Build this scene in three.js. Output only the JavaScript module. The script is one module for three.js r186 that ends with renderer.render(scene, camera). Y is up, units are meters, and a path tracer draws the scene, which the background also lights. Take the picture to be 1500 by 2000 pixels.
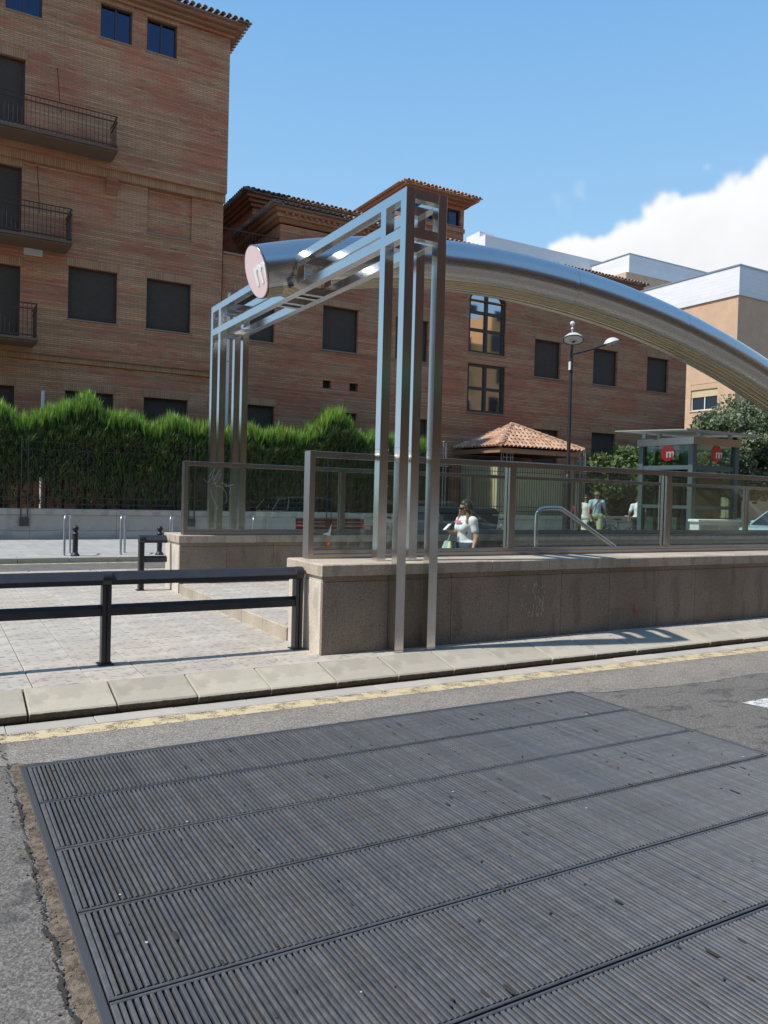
import * as THREE from 'three';
import { mergeGeometries } from 'three/addons/utils/BufferGeometryUtils.js';
import { FontLoader } from 'three/addons/loaders/FontLoader.js';
import { TextGeometry } from 'three/addons/geometries/TextGeometry.js';

// ---------------------------------------------------------------- camera, sky, sun, exposure
const scene = new THREE.Scene();
const camera = new THREE.PerspectiveCamera(66.04, 0.75, 0.05, 1500);
camera.position.set(0, 1.6, 0);
camera.rotation.order = 'YXZ';
camera.rotation.set(-0.020582, -0.524447, 0.026392);

const renderer = new THREE.WebGLRenderer({ antialias: true });
renderer.toneMapping = THREE.LinearToneMapping;
renderer.toneMappingExposure = 1.0;
renderer.shadowMap.enabled = true;

const SUN = new THREE.Vector3(-0.728, 1, -0.088).normalize();
const sun = new THREE.DirectionalLight(new THREE.Color(1.0, 0.945, 0.86), 5.0);
sun.position.copy(SUN).multiplyScalar(90).add(new THREE.Vector3(12, 0, -14));
sun.target.position.set(12, 0, -14);
sun.castShadow = true;
sun.shadow.mapSize.set(4096, 4096);
Object.assign(sun.shadow.camera, { left: -60, right: 60, top: 60, bottom: -60, near: 1, far: 220 });
scene.add(sun, sun.target);

// ---------------------------------------------------------------- random numbers and noise
function rng(seed) { let a = seed >>> 0; return () => { a = (a + 0x6d2b79f5) | 0; let t = Math.imul(a ^ (a >>> 15), 1 | a); t = (t + Math.imul(t ^ (t >>> 7), 61 | t)) ^ t; return ((t ^ (t >>> 14)) >>> 0) / 4294967296; }; }
const hash = (x, y, s = 0) => { let h = Math.imul(x | 0, 374761393) ^ Math.imul(y | 0, 668265263) ^ Math.imul(s | 0, 2147483647 ^ 0x5bd1e995); h = Math.imul(h ^ (h >>> 13), 1274126177); h = Math.imul(h ^ (h >>> 16), 0x85ebca6b); return ((h ^ (h >>> 15)) >>> 0) / 4294967296; };
const sm = (t) => t * t * (3 - 2 * t), clamp = (v, a = 0, b = 1) => Math.min(b, Math.max(a, v)), mix = (a, b, t) => a + (b - a) * t;
const step = (a, b, x) => sm(clamp((x - a) / (b - a)));
function pn(x, y, px, py, s) {                                    // value noise with a period
  const x0 = Math.floor(x), y0 = Math.floor(y), fx = sm(x - x0), fy = sm(y - y0), m = (v, p) => ((v % p) + p) % p;
  const a = m(x0, px), b = m(x0 + 1, px), c = m(y0, py), d = m(y0 + 1, py);
  return mix(mix(hash(a, c, s), hash(b, c, s), fx), mix(hash(a, d, s), hash(b, d, s), fx), fy);
}
function fbm(u, v, fx, fy, oct, s) { let t = 0, a = 0.5, n = 0; for (let i = 0; i < oct; i++) { t += a * pn(u * fx, v * fy, fx, fy, s + i * 17); n += a; a *= 0.5; fx *= 2; fy *= 2; } return t / n; }

// ---------------------------------------------------------------- the sky: clear air with banks of fair-weather cloud round the horizon
{
  const W = 2048, H = 1024, data = new Float32Array(W * H * 4);
  const air = [[-90, 0.50, 0.52, 0.53], [0, 0.60, 0.77, 0.93], [8, 0.47, 0.70, 0.92], [18, 0.335, 0.60, 0.90], [34, 0.185, 0.43, 0.80], [55, 0.155, 0.34, 0.66], [90, 0.155, 0.315, 0.58]];
  const tops = [[0, -8], [35, -8], [38.5, 8], [40.5, 15.6], [42, 17.4], [44.4, 18.0], [46.5, 19.0], [49, 19.8], [52, 20.2], [54, 21.2], [56, 22.0], [59, 23.2], [66, 25], [80, 22], [96, 14], [112, -8], [150, -8], [164, 9], [182, 14], [204, 9], [214, -8], [250, -8], [262, 7], [284, 11], [302, 4], [310, -8], [360, -8]];
  const wisps = [[41.4, 19.6, 1.6, 1.6], [44.0, 20.9, 1.6, 0.9], [120, 40, 20, 5], [230, 35, 18, 6]];
  const at = (tab, x) => { let i = 1; while (i < tab.length - 1 && tab[i][0] < x) i++; const a = tab[i - 1], b = tab[i], t = clamp((x - a[0]) / (b[0] - a[0])); return a.slice(1).map((v, k) => mix(v, b[k + 1], t)); };
  for (let j = 0; j < H; j++) {
    const el = (j + 0.5) / H * 180 - 90, base = at(air, el);
    for (let i = 0; i < W; i++) {
      const phi = ((i + 0.5) / W - 0.5) * 2 * Math.PI, x = Math.cos(phi), z = Math.sin(phi);
      let az = Math.atan2(x, -z) * 180 / Math.PI; if (az < 0) az += 360;
      const u = (i + 0.5) / W, v = (j + 0.5) / H;
      let [r, g, b] = base;
      if (el > -3 && el < 48) {
        const lump = fbm(u, v, 96, 48, 5, 3), big = fbm(u, v, 40, 20, 4, 9);
        const edge = at(tops, az)[0] + (lump - 0.5) * 3.6 + (big - 0.5) * 1.6 + (fbm(u, v, 300, 150, 4, 15) - 0.5) * 2.2 - el;
        let c = step(-0.15, 0.75, edge);
        const soft = fbm(u, v, 48, 40, 5, 21), body = clamp(edge / 11);
        const grey = 1.02 - 0.30 * body * clamp(soft * 1.6 - 0.25);
        for (const [wa, we, wr, wh] of wisps) { const d = Math.hypot((az - wa) / wr, (el - we) / wh); c = Math.max(c, 0.30 * step(1, 0.0, d) * clamp((fbm(u, v, 300, 120, 5, 31) - 0.46) * 5)); }
        r = mix(r, grey * 0.985, c); g = mix(g, grey * 0.995, c); b = mix(b, Math.min(1.04, grey * 1.02), c);
      }
      const k = (j * W + i) * 4; data[k] = r; data[k + 1] = g; data[k + 2] = b; data[k + 3] = 1;
    }
  }
  const sky = new THREE.DataTexture(data, W, H, THREE.RGBAFormat, THREE.FloatType);
  sky.mapping = THREE.EquirectangularReflectionMapping; sky.magFilter = sky.minFilter = THREE.LinearFilter; sky.wrapS = THREE.RepeatWrapping; sky.needsUpdate = true;
  scene.background = sky; scene.environment = sky;
}

// ---------------------------------------------------------------- textures and materials
const lin2s = (v) => { v = clamp(v); return v <= 0.0031308 ? v * 12.92 : 1.055 * Math.pow(v, 1 / 2.4) - 0.055; };
function tex(w, h, metres, fn, srgb = true) {                     // fn(u, v, i, j) gives linear [r, g, b] or a number; metres = [wide, tall]
  const d = new Uint8Array(w * h * 4);
  for (let j = 0; j < h; j++) for (let i = 0; i < w; i++) {
    const c = fn((i + 0.5) / w, (j + 0.5) / h, i, j), k = (j * w + i) * 4;
    if (typeof c === 'number') d[k] = d[k + 1] = d[k + 2] = Math.round(255 * clamp(c)); else for (let q = 0; q < 3; q++) d[k + q] = Math.round(255 * (srgb ? lin2s(c[q]) : clamp(c[q])));
    d[k + 3] = 255;
  }
  const t = new THREE.DataTexture(d, w, h); t.wrapS = t.wrapT = THREE.RepeatWrapping; t.magFilter = THREE.LinearFilter; t.minFilter = THREE.LinearMipmapLinearFilter; t.generateMipmaps = true;
  if (srgb) t.colorSpace = THREE.SRGBColorSpace;
  t.repeat.set(1 / metres[0], 1 / metres[1]); t.needsUpdate = true;
  return t;
}
const std = (o) => new THREE.MeshStandardMaterial(o), phy = (o) => new THREE.MeshPhysicalMaterial(o), rgb = (r, g, b) => new THREE.Color().setRGB(r, g, b);
const lum = (c, k) => c.map((v) => v * k);

// asphalt: pale stones of the aggregate in a worn binder, with darker oily specks
function asphaltTex(base, seed, patches) {
  const N = 1024, grain = new Float32Array(N * N);
  for (let j = 0; j < N; j++) for (let i = 0; i < N; i++) grain[j * N + i] = 0.55 * pn(i / 4, j / 4, 256, 256, seed) + 0.45 * hash(i, j, seed);
  return [tex(N, N, [1.7, 1.7], (u, v, i, j) => {
    const g = grain[j * N + i], st = step(0.58, 0.8, g), dk = step(0.40, 0.18, g), big = fbm(u, v, 5, 5, 4, seed + 5), oil = step(0.62, 0.75, fbm(u, v, 9, 14, 3, seed + 8)) * patches;
    const k = (0.76 + 0.75 * st - 0.48 * dk) * (0.86 + 0.28 * big) * (1 - 0.35 * oil);
    return [base[0] * k * (1 + 0.06 * (g - 0.5)), base[1] * k, base[2] * k];
  }), tex(N, N, [1.7, 1.7], (u, v, i, j) => 0.2 + 0.8 * grain[j * N + i], false)];
}
const [asphC, asphB] = asphaltTex([0.172, 0.160, 0.146], 11, 1), [palC, palB] = asphaltTex([0.275, 0.250, 0.220], 19, 0.3);
const M = {};
M.paleAsphalt = std({ map: palC, bumpMap: palB, bumpScale: 0.005, roughness: 0.95 });
M.asphalt = std({ map: asphC, bumpMap: asphB, bumpScale: 0.005, roughness: 0.92 });
// granite: speckle of feldspar, quartz and mica
function graniteTex(base, seed, contrast, metres = 1.6) {
  return tex(1024, 1024, [metres, metres], (u, v, i, j) => {
    const g = hash(i >> 1, j >> 1, seed) * 0.5 + pn(i / 3.2, j / 3.2, 320, 320, seed + 2) * 0.5, b = fbm(u, v, 4, 4, 5, seed + 4), s = fbm(u, v, 14, 5, 4, seed + 7);
    let k = 0.8 + 0.4 * b; if (g > 0.66) k *= 1 + 0.25 * contrast; if (g < 0.32) k *= 1 - 0.5 * contrast; k *= 1 - 0.22 * step(0.55, 0.78, s);
    return [base[0] * k, base[1] * k * (0.99 + 0.02 * b), base[2] * k * (0.97 + 0.05 * b)];
  });
}
const fineB = tex(512, 512, [0.5, 0.5], (u, v, i, j) => 0.5 * hash(i, j, 71) + 0.5 * fbm(u, v, 40, 40, 3, 72), false);
const graW = graniteTex([0.262, 0.208, 0.160], 40, 1.0);
M.granite = [[1, 1, 1], [0.93, 0.92, 0.9], [1.05, 1.02, 0.98], [0.88, 0.86, 0.85]].map((c) => std({ map: graW, color: rgb(...c), bumpMap: fineB, bumpScale: 0.002, roughness: 0.78 }));
const capT = graniteTex([0.44, 0.375, 0.30], 46, 0.7);
M.cap = [[1, 1, 1], [0.92, 0.91, 0.9], [1.05, 1.03, 1.0]].map((c) => std({ map: capT, color: rgb(...c), bumpMap: fineB, bumpScale: 0.002, roughness: 0.75 }));
// textured paving: short dark dashes of relief and worn dirt, the bush-hammered pattern of the slabs
M.litEndStone = std({ map: capT, color: rgb(1.42, 1.45, 1.5), bumpMap: fineB, bumpScale: 0.003, roughness: 0.8 });  // coping granite lightened: sunlight on the wall ends put into the colour
const paveC = tex(1024, 1024, [1.6, 1.6], (u, v, i, j) => {
  const b = fbm(u, v, 6, 6, 5, 90), g = hash(i >> 1, j >> 1, 91), d = step(0.68, 0.78, pn(u * 34, v * 90, 34, 90, 93)) * step(0.35, 0.6, fbm(u, v, 8, 8, 3, 94)), gum = step(0.80, 0.83, pn(u * 30, v * 30, 30, 30, 97));
  const k = (0.80 + 0.34 * b) * (0.94 + 0.12 * g) * (1 - 0.42 * d) * (1 - 0.35 * gum);
  return [0.455 * k, 0.42 * k, 0.37 * k];
});
const paveB = tex(1024, 1024, [1.6, 1.6], (u, v) => 0.75 - 0.6 * step(0.68, 0.78, pn(u * 34, v * 90, 34, 90, 93)) + 0.2 * fbm(u, v, 120, 120, 2, 95), false);
M.paving = [[1, 1, 1], [0.94, 0.93, 0.92], [1.06, 1.04, 1.02], [0.98, 0.955, 0.92]].map((c) => std({ map: paveC, color: rgb(...c), bumpMap: paveB, bumpScale: 0.003, roughness: 0.88 }));
const kerbC = tex(1024, 1024, [1.5, 1.5], (u, v, i, j) => {
  const b = fbm(u, v, 5, 5, 5, 120), s = step(0.56, 0.72, fbm(u, v, 7, 7, 4, 123)), g = hash(i >> 1, j >> 1, 125);
  const k = (0.84 + 0.28 * b) * (0.95 + 0.1 * g) * (1 - 0.16 * s);
  return [0.44 * k, 0.405 * k, 0.335 * k];
});
M.kerb = [[1, 1, 1], [0.93, 0.92, 0.91], [1.05, 1.04, 1.0]].map((c) => std({ map: kerbC, color: rgb(...c), bumpMap: fineB, bumpScale: 0.003, roughness: 0.85 }));
M.gutter = [[0.98, 0.99, 1.06], [0.90, 0.92, 1.0]].map((c) => std({ map: kerbC, color: rgb(...c), bumpMap: fineB, bumpScale: 0.002, roughness: 0.85 }));
M.concrete = std({ map: kerbC, color: rgb(0.82, 0.86, 0.95), bumpMap: fineB, bumpScale: 0.003, roughness: 0.9 });
M.lowwall = std({ map: kerbC, color: rgb(0.94, 0.94, 0.97), bumpMap: fineB, bumpScale: 0.003, roughness: 0.9 });
M.darkConcrete = std({ map: kerbC, color: rgb(0.3, 0.3, 0.32), roughness: 0.95 });
const farpC = tex(512, 512, [2.4, 2.4], (u, v, i, j) => {
  const tx = (i % 64) < 2 || (j % 64) < 2, k = (0.86 + 0.28 * fbm(u, v, 6, 6, 4, 140)) * (0.92 + 0.16 * hash(i >> 6, j >> 6, 141)) * (tx ? 0.72 : 1);
  return [0.36 * k, 0.355 * k, 0.34 * k];
});
M.farPaving = std({ map: farpC, roughness: 0.9 });
M.dirt = std({ map: tex(512, 512, [0.6, 0.6], (u, v, i, j) => { const k = 0.15 + 1.3 * fbm(u, v, 24, 24, 4, 150) + 0.5 * (hash(i >> 1, j >> 1, 151) - 0.5); return [0.24 * k, 0.185 * k, 0.135 * k]; }), bumpMap: fineB, bumpScale: 0.01, roughness: 1 });
M.dark_strip = std({ map: tex(256, 256, [0.4, 0.4], (u, v, i, j) => { const k = 0.5 + 0.9 * fbm(u, v, 14, 14, 4, 155) + 0.2 * hash(i >> 1, j >> 1, 156); return [0.085 * k, 0.068 * k, 0.05 * k]; }), bumpMap: fineB, bumpScale: 0.004, roughness: 0.95 });
M.soil = std({ color: rgb(0.035, 0.03, 0.026), roughness: 1 });
// road paint, worn through to the asphalt in patches
const worn = (seed, lo, hi) => tex(512, 512, [1.2, 1.2], (u, v, i, j) => step(lo, hi, 0.62 * fbm(u, v, 20, 20, 4, seed) + 0.38 * hash(i >> 1, j >> 1, seed + 3)), false);
M.yellow = std({ color: rgb(0.54, 0.445, 0.27), alphaMap: worn(160, 0.33, 0.46), alphaTest: 0.5, roughness: 0.9 });
M.white = std({ color: rgb(0.62, 0.62, 0.6), alphaMap: worn(170, 0.30, 0.40), alphaTest: 0.5, roughness: 0.9 });
// bricks: long thin bricks in courses of 65 mm, buff with patches of red
const BR = { w: 2048, h: 2048, m: 10.4 };
function brickTex(seed, tint) {
  const cH = 2048 / 160, hh = new Uint8Array(2048 * 2048);
  const c = tex(2048, 2048, [BR.m, BR.m], (u, v, i, j) => {
    const row = Math.floor(j / cH), fy = (j - row * cH) / cH, off = (row % 2) * 0.5 + hash(row, 3, seed) * 0.12, bx = u * 40 + off, col = Math.floor(bx), fx = bx - col;
    const id = ((col % 40) + 40) % 40, r1 = hash(id, row, seed), r2 = hash(id, row, seed + 1);
    const mort = fy > 0.80 || fx < 0.045;
    const patch = fbm(u, v, 9, 26, 4, seed + 5), wide = fbm(u, v, 4, 5, 4, seed + 9);
    const red = clamp((patch - 0.44) * 5 + (r1 - 0.5) * 1.5 + (wide - 0.5) * 2.0), dark = r2 < 0.1 ? 0.84 : 1;
    let k = (0.90 + 0.18 * r1) * dark * (0.86 + 0.28 * wide) * (0.80 + 0.40 * hash(row, 5, seed + 2));
    let q = [mix(0.51, 0.49, red) * k, mix(0.275, 0.175, red) * k, mix(0.155, 0.098, red) * k];
    if (mort) q = [0.25 * (0.8 + 0.4 * wide), 0.165 * (0.8 + 0.4 * wide), 0.105 * (0.8 + 0.4 * wide)];
    hh[j * 2048 + i] = mort ? 40 : 150 + 90 * r1;
    return [q[0] * tint[0], q[1] * tint[1], q[2] * tint[2]];
  });
  const b = tex(2048, 2048, [BR.m, BR.m], (u, v, i, j) => hh[j * 2048 + i] / 255, false);
  return [c, b];
}
const [br1, br1b] = brickTex(200, [1.06, 1.03, 0.98]), [br2, br2b] = brickTex(230, [0.96, 0.90, 0.86]);
M.brickA = std({ map: br1, bumpMap: br1b, bumpScale: 0.012, roughness: 0.9 });
M.brickB = std({ map: br2, bumpMap: br2b, bumpScale: 0.012, roughness: 0.9 });
M.brickPlain = std({ map: br2, color: rgb(0.80, 0.76, 0.74), roughness: 0.9 });
const soldC = tex(512, 64, [3.2, 0.4], (u, v, i, j) => { const n = Math.floor(i / 10.24), m = (i % 10.24) < 2, k = m ? 0.6 : 0.85 + 0.3 * hash(n, 1, 260); return [0.47 * k, 0.275 * k, 0.15 * k]; });
M.soldier = std({ map: soldC, color: rgb(0.9, 0.86, 0.84), roughness: 0.9 });
M.stucco = std({ map: tex(512, 512, [3, 3], (u, v, i, j) => { const k = 0.9 + 0.2 * fbm(u, v, 8, 8, 5, 270) + 0.05 * (hash(i, j, 271) - 0.5); return [0.57 * k, 0.385 * k, 0.255 * k]; }), bumpMap: fineB, bumpScale: 0.004, roughness: 0.95 });
M.cream = std({ map: tex(256, 256, [2, 2], (u, v) => { const k = 0.9 + 0.2 * fbm(u, v, 8, 8, 4, 280); return [0.56 * k, 0.47 * k, 0.29 * k]; }), roughness: 0.9 });
M.ochre = std({ map: tex(512, 512, [4, 4], (u, v) => { const k = 0.88 + 0.24 * fbm(u, v, 7, 7, 5, 285); return [0.60 * k, 0.36 * k, 0.17 * k]; }), roughness: 0.95 });
M.umber = std({ map: br2, color: rgb(0.42, 0.36, 0.33), roughness: 0.95 });
// white cladding: boards and a row of punched slots, far off
M.cladding = std({ map: tex(1024, 512, [4, 2.12], (u, v, i, j) => {
  const board = (j % 64) < 3 ? 0.80 : 1, jv = (i % 256) < 2 ? 0.86 : 1, row = Math.floor(j / 21), f = j / 512;
  const slot = f > 0.62 && f < 0.92 && ((i + (row % 2) * 16) % 32) < 15 && (j % 21) < 8 ? 0.74 : 1, k = board * jv * slot * (0.95 + 0.1 * fbm(u, v, 6, 6, 3, 290));
  return [0.74 * k, 0.74 * k, 0.75 * k];
}), roughness: 0.7 });
M.tile = [[0.46, 0.27, 0.17], [0.52, 0.33, 0.22], [0.40, 0.22, 0.14], [0.50, 0.36, 0.26]].map((c, n) => std({ map: tex(128, 128, [0.5, 0.5], (u, v, i, j) => lum(c, 0.75 + 0.5 * fbm(u, v, 6, 6, 4, 300 + n))), roughness: 0.92 }));
M.tileDark = [[0.27, 0.19, 0.145], [0.33, 0.235, 0.18], [0.22, 0.16, 0.13]].map((c, n) => std({ map: tex(128, 128, [0.5, 0.5], (u, v) => lum(c, 0.7 + 0.6 * fbm(u, v, 6, 6, 4, 310 + n))), roughness: 0.95 }));
M.wood = std({ map: tex(256, 256, [1, 1], (u, v) => { const k = 0.75 + 0.5 * fbm(u, v, 4, 60, 3, 320); return [0.30 * k, 0.17 * k, 0.09 * k]; }), roughness: 0.8 });
M.brownFrame = std({ color: rgb(0.055, 0.034, 0.024), roughness: 0.45 });
M.shutter = std({ map: tex(128, 128, [0.6, 0.6], (u, v) => { const k = 0.9 + 0.2 * fbm(u, v, 5, 5, 3, 325); return [0.070 * k, 0.053 * k, 0.041 * k]; }), roughness: 0.85 });
M.sill = std({ color: rgb(0.30, 0.21, 0.15), roughness: 0.8 });
M.balconyIron = std({ color: rgb(0.075, 0.045, 0.035), roughness: 0.6, metalness: 0.4 });
M.mirrorGlass = std({ color: rgb(0.50, 0.50, 0.52), metalness: 1, roughness: 0.03 });
M.darkGlass = phy({ color: rgb(0.012, 0.014, 0.018), roughness: 0.04, ior: 1.6 });
M.blueGlass = std({ color: rgb(0.05, 0.06, 0.10), metalness: 1, roughness: 0.05 });
// stainless steel: brushed, with faint long scratches in the roughness
const brush = tex(256, 256, [0.4, 1.6], (u, v, i, j) => [0, 0.62 + 0.30 * pn(u * 128, v * 3, 128, 3, 330) + 0.16 * fbm(u, v, 5, 5, 3, 331), 1], false);
M.steel = std({ color: rgb(0.68, 0.665, 0.64), metalness: 1, roughness: 0.20, roughnessMap: brush });
M.steelRail = std({ color: rgb(0.42, 0.38, 0.345), metalness: 1, roughness: 0.26 });
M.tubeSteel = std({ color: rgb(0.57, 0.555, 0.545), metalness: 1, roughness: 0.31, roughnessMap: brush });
M.tubeUnder = std({ color: rgb(0.47, 0.405, 0.285), metalness: 1, roughness: 0.22, roughnessMap: brush });  // same steel, warmed: golden reflection of sunlit paving put into the colour
M.handrail = std({ color: rgb(0.60, 0.60, 0.60), metalness: 1, roughness: 0.2 });
M.galv = std({ color: rgb(0.42, 0.44, 0.46), metalness: 0.9, roughness: 0.4 });
M.black = std({ color: rgb(0.028, 0.029, 0.033), roughness: 0.42, metalness: 0.2 });
M.blackWorn = std({ map: tex(256, 256, [0.8, 0.8], (u, v, i, j) => { const k = 0.8 + 0.5 * fbm(u, v, 12, 12, 4, 340); return [0.034 * k, 0.036 * k, 0.042 * k]; }), roughness: 0.4, metalness: 0.3 });
M.castIron = std({ color: rgb(0.03, 0.03, 0.032), roughness: 0.5, metalness: 0.3 });
M.fence = std({ color: rgb(0.06, 0.06, 0.062), roughness: 0.5, metalness: 0.4 });
M.fenceLight = std({ color: rgb(0.34, 0.35, 0.36), roughness: 0.5, metalness: 0.6 });
M.grate = [[0.104, 0.107, 0.116], [0.090, 0.094, 0.104], [0.120, 0.121, 0.126], [0.099, 0.097, 0.097]].map((c, n) => std({ map: tex(256, 256, [0.35, 0.35], (u, v, i, j) => lum(c, 0.62 + 0.7 * fbm(u, v, 10, 10, 4, 350 + n) + 0.25 * (hash(i >> 1, j >> 1, 351) - 0.5)), true), metalness: 0.25, roughness: 0.46 }));
M.grateFrame = std({ color: rgb(0.075, 0.077, 0.083), metalness: 0.3, roughness: 0.5 });
M.glass = phy({ color: rgb(0.90, 0.95, 0.93), transmission: 1, thickness: 0, roughness: 0, ior: 1.5 });
M.liftGlass = phy({ color: rgb(0.80, 0.90, 0.87), transmission: 1, thickness: 0, roughness: 0, ior: 1.5 });
M.liftFrame = std({ color: rgb(0.095, 0.135, 0.145), roughness: 0.4, metalness: 0.35 });
M.red = phy({ color: rgb(0.62, 0.014, 0.018), roughness: 0.3, clearcoat: 0.6, clearcoatRoughness: 0.1 });
M.glarePink = phy({ map: tex(256, 256, [0.6, 0.6], (u, v) => { const k = fbm(u, v, 3, 3, 4, 360); return [0.86, mix(0.52, 0.60, k), mix(0.49, 0.56, k)]; }), roughness: 0.22, clearcoat: 1, clearcoatRoughness: 0.05 });  // red sign face washed to pink: glare put into the colour
M.letter = std({ color: rgb(0.84, 0.84, 0.83), roughness: 0.4 });
M.whitePaint = std({ color: rgb(0.66, 0.67, 0.68), roughness: 0.5 });
M.bark = std({ map: tex(128, 256, [0.4, 0.8], (u, v) => lum([0.12, 0.09, 0.065], 0.6 + 0.8 * fbm(u, v, 16, 6, 4, 370))), roughness: 1 });
M.rubber = std({ color: rgb(0.02, 0.02, 0.021), roughness: 0.85 });
// ---------------------------------------------------------------- helpers
const taken = new Map(), BASE = new Map();
function numbered(name) { const n = taken.get(name) || 0; taken.set(name, n + 1); return n ? name + '_' + String(n).padStart(3, '0') : name; }
function uvWorld(g) {                                             // uv in metres from the position, by the way each triangle faces
  const p = g.attributes.position, n = p.count, uv = new Float32Array(n * 2), a = new THREE.Vector3(), b = new THREE.Vector3(), c = new THREE.Vector3();
  for (let i = 0; i < n; i += 3) {
    a.fromBufferAttribute(p, i); b.fromBufferAttribute(p, i + 1).sub(a); c.fromBufferAttribute(p, i + 2).sub(a); b.cross(c);
    const x = Math.abs(b.x), y = Math.abs(b.y), z = Math.abs(b.z);
    for (let k = i; k < i + 3; k++) {
      const X = p.getX(k), Y = p.getY(k), Z = p.getZ(k);
      if (y >= x && y >= z) { uv[2 * k] = X; uv[2 * k + 1] = Z; } else if (x > z) { uv[2 * k] = Z; uv[2 * k + 1] = Y; } else { uv[2 * k] = X; uv[2 * k + 1] = Y; }
    }
  }
  g.setAttribute('uv', new THREE.BufferAttribute(uv, 2));
  return g;
}
function prep(g, keepUv) {
  if (Array.isArray(g)) g = g.length > 1 ? mergeGeometries(g.map((q) => prep(q, keepUv))) : prep(g[0], keepUv);
  if (g.userData.ready) return g;
  let q = g.index ? g.toNonIndexed() : g;
  if (!q.attributes.normal) q.computeVertexNormals();
  for (const k of Object.keys(q.attributes)) if (!['position', 'normal', 'uv'].includes(k)) q.deleteAttribute(k);
  if (!keepUv || !q.attributes.uv) uvWorld(q);
  q.userData.ready = true;
  return q;
}
const baseOf = (o) => { while (o) { if (BASE.has(o)) return BASE.get(o); o = o.parent; } return new THREE.Vector3(); };
function shadow(m) { m.castShadow = m.receiveShadow = true; return m; }
// a named mesh from geometry in world coordinates; parent = the thing or part it belongs to
function mesh(name, geo, mat, parent, keepUv) {
  const g = prep(geo, keepUv), b = parent ? baseOf(parent) : null;
  if (b) g.translate(-b.x, -b.y, -b.z);
  const m = shadow(new THREE.Mesh(g, mat)); m.name = parent ? name : numbered(name);
  (parent || scene).add(m);
  return m;
}
// a mesh that shares its geometry with others, placed in world coordinates
function put(name, geo, mat, parent, x, y, z, ry = 0, rx = 0, rz = 0) {
  const m = shadow(new THREE.Mesh(geo, mat)), b = baseOf(parent); m.name = name;
  m.position.set(x - b.x, y - b.y, z - b.z); m.rotation.set(rx, ry, rz); parent.add(m);
  return m;
}
function thing(name, label, category, [x, y, z] = [0, 0, 0], group) {
  const o = new THREE.Group(); o.name = numbered(name); o.position.set(x, y, z); BASE.set(o, new THREE.Vector3(x, y, z));
  o.userData = { label, category }; if (group) o.userData.group = group;
  scene.add(o); return o;
}
function tag(o, label, category, group) { Object.assign(o.userData, { label, category }); if (group) o.userData.group = group; return o; }
function structure(name, geo, mat) { const m = mesh(name, geo, mat); m.userData.kind = 'structure'; return m; }
function dup(src, label, [x, y, z], turn = 0) { const c = src.clone(); c.name = numbered(src.name.replace(/_\d{3}$/, '')); c.position.set(x, y, z); c.rotation.y = turn; c.userData = { ...src.userData, label }; scene.add(c); return c; }
const box = (x0, x1, y0, y1, z0, z1) => new THREE.BoxGeometry(Math.abs(x1 - x0), Math.abs(y1 - y0), Math.abs(z1 - z0)).translate((x0 + x1) / 2, (y0 + y1) / 2, (z0 + z1) / 2);
function cbox(x0, x1, y0, y1, z0, z1, c = 0.006) {                // box with all upright and top edges chamfered
  const P = [], ring = (y, i) => [[x0 + i, y, z0 + i], [x1 - i, y, z0 + i], [x1 - i, y, z1 - i], [x0 + i, y, z1 - i]], q = (a, b, d, e) => P.push(...a, ...b, ...d, ...a, ...d, ...e);
  const r0 = ring(y0, 0), r1 = ring(y1 - c, 0), r2 = ring(y1, c);
  for (let k = 0; k < 4; k++) { const n = (k + 1) % 4; q(r0[n], r0[k], r1[k], r1[n]); q(r1[n], r1[k], r2[k], r2[n]); }
  q(r2[3], r2[2], r2[1], r2[0]); q(r0[0], r0[1], r0[2], r0[3]);
  const g = new THREE.BufferGeometry(); g.setAttribute('position', new THREE.Float32BufferAttribute(P, 3)); g.computeVertexNormals(); return g;
}
const V = (x, y, z) => new THREE.Vector3(x, y, z);
function rod(a, b, r, r2 = r, seg = 8) {                          // tapered round bar between two points
  const d = b.clone().sub(a), g = new THREE.CylinderGeometry(r2, r, d.length(), seg);
  g.applyQuaternion(new THREE.Quaternion().setFromUnitVectors(V(0, 1, 0), d.clone().normalize())); g.translate((a.x + b.x) / 2, (a.y + b.y) / 2, (a.z + b.z) / 2); return g;
}
const pipe = (pts, r, seg = 24, rad = 8, closed = false, tension = 0.5) => new THREE.TubeGeometry(new THREE.CatmullRomCurve3(pts, closed, 'catmullrom', tension), seg, r, rad, closed);
const lathe = (pts, seg = 20) => new THREE.LatheGeometry(pts.map(([r, y]) => new THREE.Vector2(r, y)), seg);
function polyShape(pts, holes = []) { const s = new THREE.Shape(pts.map(([x, y]) => new THREE.Vector2(x, y))); for (const h of holes) s.holes.push(Array.isArray(h) ? new THREE.Path(h.map(([x, y]) => new THREE.Vector2(x, y))) : h); return s; }
const extr = (shape, depth, bevel = 0) => new THREE.ExtrudeGeometry(shape, { depth: depth - 2 * bevel, bevelEnabled: bevel > 0, bevelThickness: bevel, bevelSize: bevel, bevelOffset: -bevel, bevelSegments: 1, curveSegments: 16 }).translate(0, 0, bevel);
const rect = (x0, x1, y0, y1) => [[x0, y0], [x1, y0], [x1, y1], [x0, y1]];
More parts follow.
